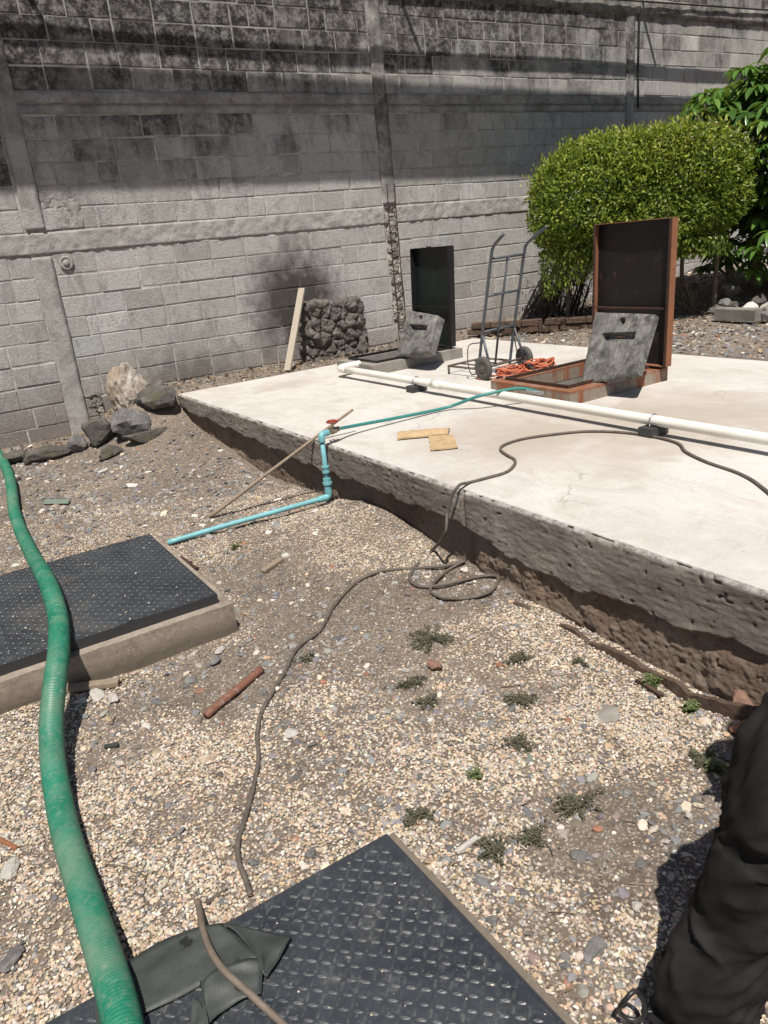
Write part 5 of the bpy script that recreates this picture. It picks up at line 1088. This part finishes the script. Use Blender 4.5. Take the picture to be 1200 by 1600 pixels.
# dry fronds heaped from the wall down beside the hedge
fr = thing('dry_frond_heap', 'heap of dark dry sticks and fronds leaning on the wall left of the hedge', 'branches', (7.2, 7.7, T))
rnd = random.Random(9)
tb_ = Vector(at_y(808, 500, 7.62)); tt_ = Vector(at_y(878, 385, 7.75)); tb_.z = T
for k in range(26):
    f = k/25; b = MB(); p = tb_+Vector((f*1.1+rnd.uniform(-.05, .05), rnd.uniform(-.12, .15), 0)); q = tt_+Vector((f*.7+rnd.uniform(-.15, .1), rnd.uniform(-.12, .2), rnd.uniform(-.25, .12)-f*.15))
    b.tube([p, p.lerp(q, .5)+Vector((rnd.uniform(-.02, .02), 0, rnd.uniform(-.02, .04))), q], .012, 6, rf=lambda t: .014-.007*t); b.build('dry_stick', M['darkbark' if k % 3 else 'stick'], fr, True)
n = 900; t_ = RNG.uniform(.05, 1, n); fq = RNG.uniform(0, 1, n); A_ = np.array(tb_); B_ = np.array(tt_); P = A_+(B_-A_)*t_[:, None]+np.stack([fq*(1.1-.4*t_), RNG.normal(0, .1, n), -fq*.15], 1)
D = unit(np.array([[-.25, -.1, -1.0]])+RNG.normal(0, .5, (n, 3))); N_ = unit(np.cross(D, RNG.normal(0, 1, (n, 3)))); V, F = leaf_quads(P, N_, D, RNG.uniform(.08, .22, n), RNG.uniform(.008, .02, n), .1)
V[:, 2] = np.maximum(V[:, 2], T); link('dry_leaflets', npmesh('dry_leaflets', V, F), M['darkbark'], fr)

# ================================================================== BROAD LEAVED TREE AT THE RIGHT
tree = thing('broadleaf_tree', 'tree with long glossy drooping leaves behind the hedge at the right edge', 'tree', (9.6, 6.0, T))
TC = np.array([9.52, 5.62, 2.28]); rg = np.random.default_rng(21)
b = MB(); trunks = [((9.45, 5.95), (-.1, .1)), ((9.75, 5.75), (.1, -.05)), ((9.25, 6.15), (-.15, .15)), ((10.1, 5.4), (.2, -.1))]
for (x, y), (lx, ly) in trunks:
    b = MB(); b.tube(spline([(x, y, g1(x, y)-.05), (x+lx*.5, y+ly*.5, 1.2), (x+lx, y+ly, 2.0), (x+lx*2, y+ly*2, 2.8)], .1), .05, 10, rf=lambda t: .055-.03*t)
    for q in range(5):
        a = rg.uniform(0, 6.28); z = 1.3+.3*q; b.tube([(x+lx*.8, y+ly*.8, z), (x+lx+.35*math.cos(a), y+ly+.35*math.sin(a), z+.35), (x+lx+.7*math.cos(a), y+ly+.7*math.sin(a), z+.45)], .018, 7, rf=lambda t: .02-.012*t)
    b.build('trunk', M['bark'], tree, True)
ncl = 640; dd_ = unit(rg.normal(0, 1, (ncl, 3))); rad = np.array([1.12, 1.25, 1.02])*rg.uniform(.55, 1.05, (ncl, 1)); Cc = TC+dd_*rad
low = rg.uniform(0, 1, ncl) < .28; Cc[low, 2] = rg.uniform(.85, 1.9, low.sum()); Cc[:, 2] = np.where(Cc[:, 2] > 3.30, 3.30-rg.uniform(0, .5, ncl), Cc[:, 2])
V_, F_, va_ = [], [], []; base = 0
for c, od in zip(Cc, dd_):
    k = rg.integers(8, 14); shade = rg.uniform(0, .35)
    for j in range(k):
        a = 2*math.pi*j/k+rg.uniform(-.3, .3); out = np.array([math.cos(a), math.sin(a), 0.0])+od*.45; out[2] = 0; out /= np.linalg.norm(out)+1e-9
        L_ = rg.uniform(.18, .32); W_ = L_*rg.uniform(.22, .30); droop = rg.uniform(.8, 1.7); p = c.copy(); dirv = out*.9+np.array([0, 0, rg.uniform(.0, .5)]); side = np.array([-out[1], out[0], 0])+np.array([0, 0, rg.uniform(-.3, .3)]); segs = 5; rowsV = []
        for s_ in range(segs+1):
            t = s_/segs; wd = W_*.5*math.sin(math.pi*min(1, t*.93+.05))**.8; dv_ = dirv+np.array([0, 0, -droop*t*1.3]); dv_ /= np.linalg.norm(dv_)
            up_ = np.cross(side, dv_); up_ /= np.linalg.norm(up_)+1e-9
            rowsV += [p+side*wd+up_*wd*.3*-1, p.copy(), p-side*wd-up_*wd*.3]; p = p+dv_*L_/segs
        V_ += rowsV; v_ = min(1, max(0, shade+rg.uniform(0, .6))); va_ += [v_]*len(rowsV)
        for s_ in range(segs):
            q = base+s_*3
            for e_ in (0, 1): F_.append((q+e_, q+e_+1, q+3+e_+1, q+3+e_))
        base += len(rowsV)
link('crown', npmesh('crown', V_, F_, {'var': va_}), M['bigleaf'], tree, True)

# ================================================================== EDGING, STONES AND SHRUB BEYOND THE SLAB
ed = thing('brick_edging', 'low mossy row of old bricks along the bed behind the hand truck', 'edging', (6.6, 6.6, T))
ea, eb = Vector((6.05, 7.62, T-.02)), Vector((7.10, 6.25, T-.02)); dirn = (eb-ea).normalized(); rnd = random.Random(2)
b = MB(); Ln_ = (eb-ea).length; q = 0
while q < Ln_:
    w_ = rnd.uniform(.17, .25)
    for lay in range(2):
        R = Matrix.Rotation(math.atan2(dirn.y, dirn.x)+rnd.uniform(-.08, .08), 3, 'Z') @ Matrix.Rotation(rnd.uniform(-.06, .06), 3, 'X'); b.cur = rnd.random()
        b.box(ea+dirn*(q+w_/2+(.06 if lay else 0))+Vector((rnd.uniform(-.015, .015), rnd.uniform(-.015, .015), .055+lay*.078)), (w_-.012, .13, .07), R, .012, .004)
    q += w_
b.build('brick_course', M['brickmoss'], ed)
kb = [gp(1128, 500), gp(1184, 497)]; bar('kerb_stone', 'weathered brown kerb piece on the ground at the right edge', 'kerb', (7.84, 5.38, .49), (7.80, 4.86, .49), .12, .14, 'curb_grey', .004, .01)
gr2 = 'stones heaped under the tree'
for k, (px, py, X_, s_, mt, lab) in enumerate(((1142, 452, 8.6, .24, 'grey_rock', 'grey stone topmost of the heap at the foot of the hedge stem'), (1133, 472, 8.4, .20, 'grey_rock', 'grey stone below the topmost stone of the heap'), (1148, 474, 8.45, .24, 'lava', 'dark stone right of the stone heap under the hedge'),
  (1185, 468, 8.5, .30, 'lava', 'broad dark stone under the broad leaved tree'), (1172, 482, 8.1, .26, 'white_rock', 'sunlit pale stone at the right edge under the tree'), (1196, 476, 8.2, .16, 'plaster', 'small pale stone at the very right edge under the tree'), (1196, 488, 7.9, .22, 'grey_rock', 'grey upright stone beside the kerb piece'), (1120, 482, 8.3, .2, 'lava', 'dark stone left of the stone heap in the shade'))):
    p = Vector(at_x(px, py, X_)); zz0 = max(g1(p.x, p.y), p.z-s_*.4); rock('rock', lab, 'rock', (p.x, p.y, zz0), (s_, s_*.8, s_*.7), mt, 700+k, None, (0, 0), gr2, 3, .1)
sh = thing('dry_shrub', 'small dry pale shrub right of the rusty lid', 'shrub', (8.0, 5.95, T)); p0 = gp(1082, 492); b = MB(); rg = np.random.default_rng(3); Pp = []
for j in range(26):
    a = rg.uniform(0, 6.28); r = rg.uniform(.03, .26); h_ = rg.uniform(.12, .42); tip_ = p0+Vector((r*math.cos(a)-.06, r*math.sin(a)+.10, h_)); mid = p0.lerp(tip_, .5)+Vector((0, 0, .05)); b.tube([p0, mid, tip_], .004, 4)
    for t in np.linspace(.3, 1, 16): q = p0.lerp(tip_, t); Pp.append((q.x, q.y, q.z+.05*math.sin(t*3)))
b.build('stems', M['stick'], sh); Pp = np.array(Pp)+rg.normal(0, .018, (len(Pp), 3)); n = len(Pp); D = unit(rg.normal(0, 1, (n, 3))); N_ = unit(np.cross(D, rg.normal(0, 1, (n, 3))))
V, F = leaf_quads(Pp, N_, D, rg.uniform(.02, .05, n), rg.uniform(.008, .018, n)); link('leaves', npmesh('leaves', V, F, {'var': np.repeat(rg.uniform(0, 1, n), 4)}), M['weed'], sh)

# ================================================================== PERSON AT THE RIGHT EDGE
per = thing('person', 'person in black trousers and black shoes striding at the right edge', 'person', (1.35, .55, 0))
def skin(name, nodes, edges, mat, parent, sub=2):
    me = bpy.data.meshes.new(name); me.from_pydata([n[0] for n in nodes], edges, []); me.update(); o = link(name, me, mat, parent)
    md = o.modifiers.new('skin', 'SKIN'); md.use_smooth_shade = True
    for i, nd in enumerate(nodes):
        r = nd[1]; r = r if isinstance(r, tuple) else (r, r); me.skin_vertices[0].data[i].radius = r
    me.skin_vertices[0].data[0].use_root = True
    s2 = o.modifiers.new('sub', 'SUBSURF'); s2.levels = sub; s2.render_levels = sub; return o
hipc = Vector((1.68, .40, .93)); lh = Vector((1.60, .46, .88)); rh = Vector((1.74, .33, .88))
kneeL = Vector(at_z(1196, 1335, .46)); ankL = Vector(at_z(1103, 1572, .10)); kneeR = Vector((1.86, .30, .50)); ankR = Vector((1.90, .10, .09))
nodes = [(hipc, .125), (hipc+Vector((.02, 0, .16)), (.12, .10)), (Vector((1.70, .41, 1.26)), (.15, .11)), (Vector((1.69, .43, 1.40)), (.13, .09)), (Vector((1.67, .44, 1.49)), .052), (Vector((1.65, .46, 1.56)), .06), (Vector((1.64, .475, 1.66)), (.078, .09)), (Vector((1.65, .47, 1.73)), .065),
 (lh, .085), (kneeL, .058), (ankL, .034), (Vector((1.05, .64, .04)), .030), (rh, .085), (kneeR, .058), (ankR, .04), (Vector((1.86, .22, .04)), .032),
 (Vector((1.56, .56, 1.40)), .052), (Vector((1.50, .64, 1.14)), .042), (Vector((1.50, .70, .90)), .030), (Vector((1.82, .28, 1.40)), .052), (Vector((1.90, .22, 1.13)), .042), (Vector((1.92, .28, .90)), .030)]
edges = [(0, 1), (1, 2), (2, 3), (3, 4), (4, 5), (5, 6), (6, 7), (0, 8), (8, 9), (9, 10), (10, 11), (0, 12), (12, 13), (13, 14), (14, 15), (3, 16), (16, 17), (17, 18), (3, 19), (19, 20), (20, 21)]
for wrist, base in ((18, Vector((1.50, .70, .90))), (21, Vector((1.92, .28, .90)))):
    palm = len(nodes); nodes.append((base+Vector((0, .012, -.06)), (.034, .016))); edges.append((wrist, palm))
    for f_ in range(4):
        a = len(nodes); off = Vector((-.026+.017*f_, .014, -.10)); nodes.append((base+off, .009)); edges.append((palm, a)); nodes.append((base+off+Vector((0, .010, -.030)), .0085)); edges.append((a, a+1)); nodes.append((base+off+Vector((0, .026, -.052+.006*abs(f_-1.5))), .0075)); edges.append((a+1, a+2))
    a = len(nodes); nodes.append((base+Vector((-.038, .03, -.055)), .011)); edges.append((palm, a)); nodes.append((base+Vector((-.045, .045, -.085)), .0095)); edges.append((a, a+1))
skin('body', nodes, edges, M['skin'], per)
# trousers: lofted leg tubes with bunched folds
def leg_loft(b, cs, seed, n=72, m=110):
    P = spline([c[0] for c in cs], .005); K = len(P); rs = np.interp(np.linspace(0, 1, K), np.linspace(0, 1, len(cs)), [c[1] for c in cs]); V = []; up_ = None
    for i, p in enumerate(P):
        t = (P[min(i+1, K-1)]-P[max(i-1, 0)]).normalized(); a = (Vector((0, 1, 0))-t*t.y).normalized(); c = t.cross(a); s_ = i/(K-1)
        for k in range(n):
            an = 2*math.pi*k/n; d = a*math.cos(an)+c*math.sin(an); r = rs[i]
            w1 = mnoise.noise(Vector((d.x*.9+seed, d.y*.9, s_*17+d.x*2.0))); w2 = mnoise.noise(Vector((d.x*1.3, d.y*1.3+seed*2, s_*34-d.y*2.5))); w3 = mnoise.noise(Vector((d.x*1.2+seed, d.y*1.2, s_*4)))
            bunch = .55+.9*math.exp(-((s_-.97)/.12)**2)+.7*math.exp(-((s_-.52)/.12)**2)
            r += bunch*(.017*(.5-abs(w1)*2.0)+.006*(.5-abs(w2)*2.2))+.014*w3
            V.append(p+d*r)
    F = [(i*n+k, i*n+(k+1) % n, (i+1)*n+(k+1) % n, (i+1)*n+k) for i in range(K-1) for k in range(n)]; b.add(V, F)
tro = thing('x', 'x', 'x') if False else None
b = MB(); shin = Vector(at_z(1152, 1452, .28)); thg = Vector(at_z(1262, 1170, .68))
leg_loft(b, [(hipc+Vector((.0, .0, .10)), .155), (lh+Vector((.0, .0, -.02)), .135), (thg, .112), (kneeL, .097), (shin, .092), (ankL+Vector((0, 0, .03)), .086), (ankL+Vector((-.005, .0, -.055)), .090)], 1.3)
leg_loft(b, [(hipc+Vector((.0, .0, .10)), .155), (rh, .13), (rh.lerp(kneeR, .5), .11), (kneeR, .095), (kneeR.lerp(ankR, .5), .09), (ankR+Vector((0, 0, -.03)), .085)], 4.1)
tr_ = b.build('trousers', M['cloth'], per, True); tr_['label'] = 'black trousers bunched in folds at knee and ankle'
skin('shirt', [(hipc+Vector((0, 0, .06)), (.16, .13)), (Vector((1.70, .40, 1.12)), (.16, .125)), (Vector((1.70, .41, 1.28)), (.175, .13)), (Vector((1.69, .43, 1.40)), (.14, .10)), (Vector((1.55, .57, 1.40)), .072), (Vector((1.52, .615, 1.24)), .062), (Vector((1.83, .27, 1.40)), .072), (Vector((1.88, .235, 1.24)), .062)], [(0, 1), (1, 2), (2, 3), (3, 4), (4, 5), (3, 6), (6, 7)], M['shirt'], per)
skin('hair', [(Vector((1.665, .455, 1.71)), (.082, .085)), (Vector((1.67, .45, 1.76)), (.07, .075))], [(0, 1)], M['hair'], per)
def shoe(ank, toe, nm):
    d = (toe-ank); d.z = 0; d.normalize(); s_ = Vector((-d.y, d.x, 0)); b = MB(); secs = [(-.085, .026, .060, .0), (-.07, .036, .095, 0), (-.02, .039, .100, 0), (.04, .040, .075, 0), (.10, .047, .058, 0), (.15, .047, .046, 0), (.185, .036, .036, .004), (.20, .015, .022, .006)]
    n = 18; V = []; base = Vector((ank.x, ank.y, 0.0))
    for (u, hw, h_, z0) in secs:
        for k in range(n):
            a = 2*math.pi*k/n; V.append(base+d*u+s_*hw*math.cos(a)*(1 if math.sin(a) < 0 else .86)+Vector((0, 0, .006+z0+h_*(.5+.5*math.sin(a)) if math.sin(a) > -.7 else .006+z0)))
    F = [(i*n+k, i*n+(k+1) % n, (i+1)*n+(k+1) % n, (i+1)*n+k) for i in range(len(secs)-1) for k in range(n)]+[tuple(range(n))[::-1], tuple(range((len(secs)-1)*n, len(secs)*n))]
    b.add(V, F); o = b.build(nm, M['shoe'], per, True); return o
sh1 = shoe(ankL+Vector((0, 0, 0)), Vector((.96, .60, 0)), 'shoe'); sh2 = shoe(ankR, Vector((1.86, .24, 0)), 'shoe')
b = MB(); lc = Vector(at_z(988, 1572, .075)); rx_ = Vector((_r[0], _r[1], 0)).normalized()
b.tube([lc+rx_*(.026*math.cos(a))+Vector((0, 0, .040*math.sin(a)))+Vector((.0, .006*math.sin(a*2), 0)) for a in np.linspace(0, 2*math.pi, 26)], .0052, 8, False); b.tube(spline([lc+rx_*.02+Vector((0, 0, -.02)), lc+rx_*.05+Vector((0, 0, -.02)), ankL+Vector((-.02, 0, .0))], .01), .005, 8); b.build('pull_loop', M['shoe'], sh1, True)

# ================================================================== GRIT LYING ON THE LIDS
def grit(n, x0, x1, y0, y1, z, s0, s1, name, label):
    x, y = pts(n, x0, x1, y0, y1); S = RNG.uniform(s0, s1, n); P = np.stack([x, y, np.full(n, z)+S*.3], 1); sn = seen(P); P = P[sn]; S = S[sn]
    scatter(name, P, S, palette(len(P), [(.62, .56, .47), (.30, .27, .24), (.45, .38, .30), (.72, .69, .63)], [3, 4, 3, 1]), t1, label, 'grit')
grit(170, -.5, .79, .55, 1.49, .058, .0009, .0032, 'lid_grit', 'scattered grains of grit on the nearest tread plate')
grit(120, -.4, .93, 3.09, 4.14, .200, .0012, .0055, 'far_lid_grit', 'scattered grains of grit on the left tread plate lid')

# ================================================================== LEAF LITTER UNDER THE HEDGE AND BY THE WALL
n = 5200; rg = np.random.default_rng(77); x = rg.uniform(6.0, 11, n); y = rg.uniform(3.8, 8.1, n)
w_ = np.exp(-(((x-7.9)/1.5)**2+((y-6.4)/1.3)**2))+.12; k_ = rg.uniform(0, 1, n) < w_; x = x[k_]; y = y[k_]
x2 = rg.uniform(.7, 5.8, 900); y2 = rg.uniform(7.45, 8.15, 900); x = np.concatenate([x, x2]); y = np.concatenate([y, y2]); n = len(x)
P = np.stack([x, y, g(x, y)+rg.uniform(.006, .03, n)], 1); N_ = unit(np.stack([rg.normal(0, .4, n), rg.normal(0, .4, n), np.ones(n)], 1)); D = unit(np.cross(N_, rg.normal(0, 1, (n, 3))))
V, F = leaf_quads(P, N_, D, rg.uniform(.03, .08, n), rg.uniform(.012, .03, n), .2)
q = NB('dry_leaf'); c = q.ramp(q.attr('var'), [(0, (.06, .042, .028)), (.5, (.14, .095, .055)), (.85, (.24, .17, .09)), (1, (.34, .26, .14))]); q.fin(c, .8)
o = link('leaf_litter', npmesh('leaf_litter', V, F, {'var': np.repeat(rg.uniform(0, 1, n), 4)}), q.m); tag(o, 'brown dry fallen leaves under the hedge and along the wall foot', 'leaf litter', kind='stuff')
# small splinters and dry straws scattered over the gravel
b = MB(); rnd = random.Random(31)
for k in range(230):
    y = .7+5.5*rnd.random()**1.3; x = rnd.uniform(-.3, 2.1)
    if (x < FG[0]+.06 and y < FG[1]+.03) or (x < 1.0 and 3.0 < y < 4.22): continue
    a = rnd.uniform(0, 3.14); L_ = rnd.uniform(.015, .07); q0 = (x, y, g1(x, y)+.007); q1 = (x+L_*.5*math.cos(a)+rnd.uniform(-.005, .005), y+L_*.5*math.sin(a), g1(x, y)+.010); q2 = (x+L_*math.cos(a), y+L_*math.sin(a), g1(x+L_*math.cos(a), y+L_*math.sin(a))+.007)
    b.cur = rnd.random(); b.tube([q0, q1, q2], rnd.uniform(.0007, .0018), 4)
o = b.build('dry_straw', q.m); tag(o, 'dry straws and tiny twigs scattered over the gravel', 'straw', kind='stuff')
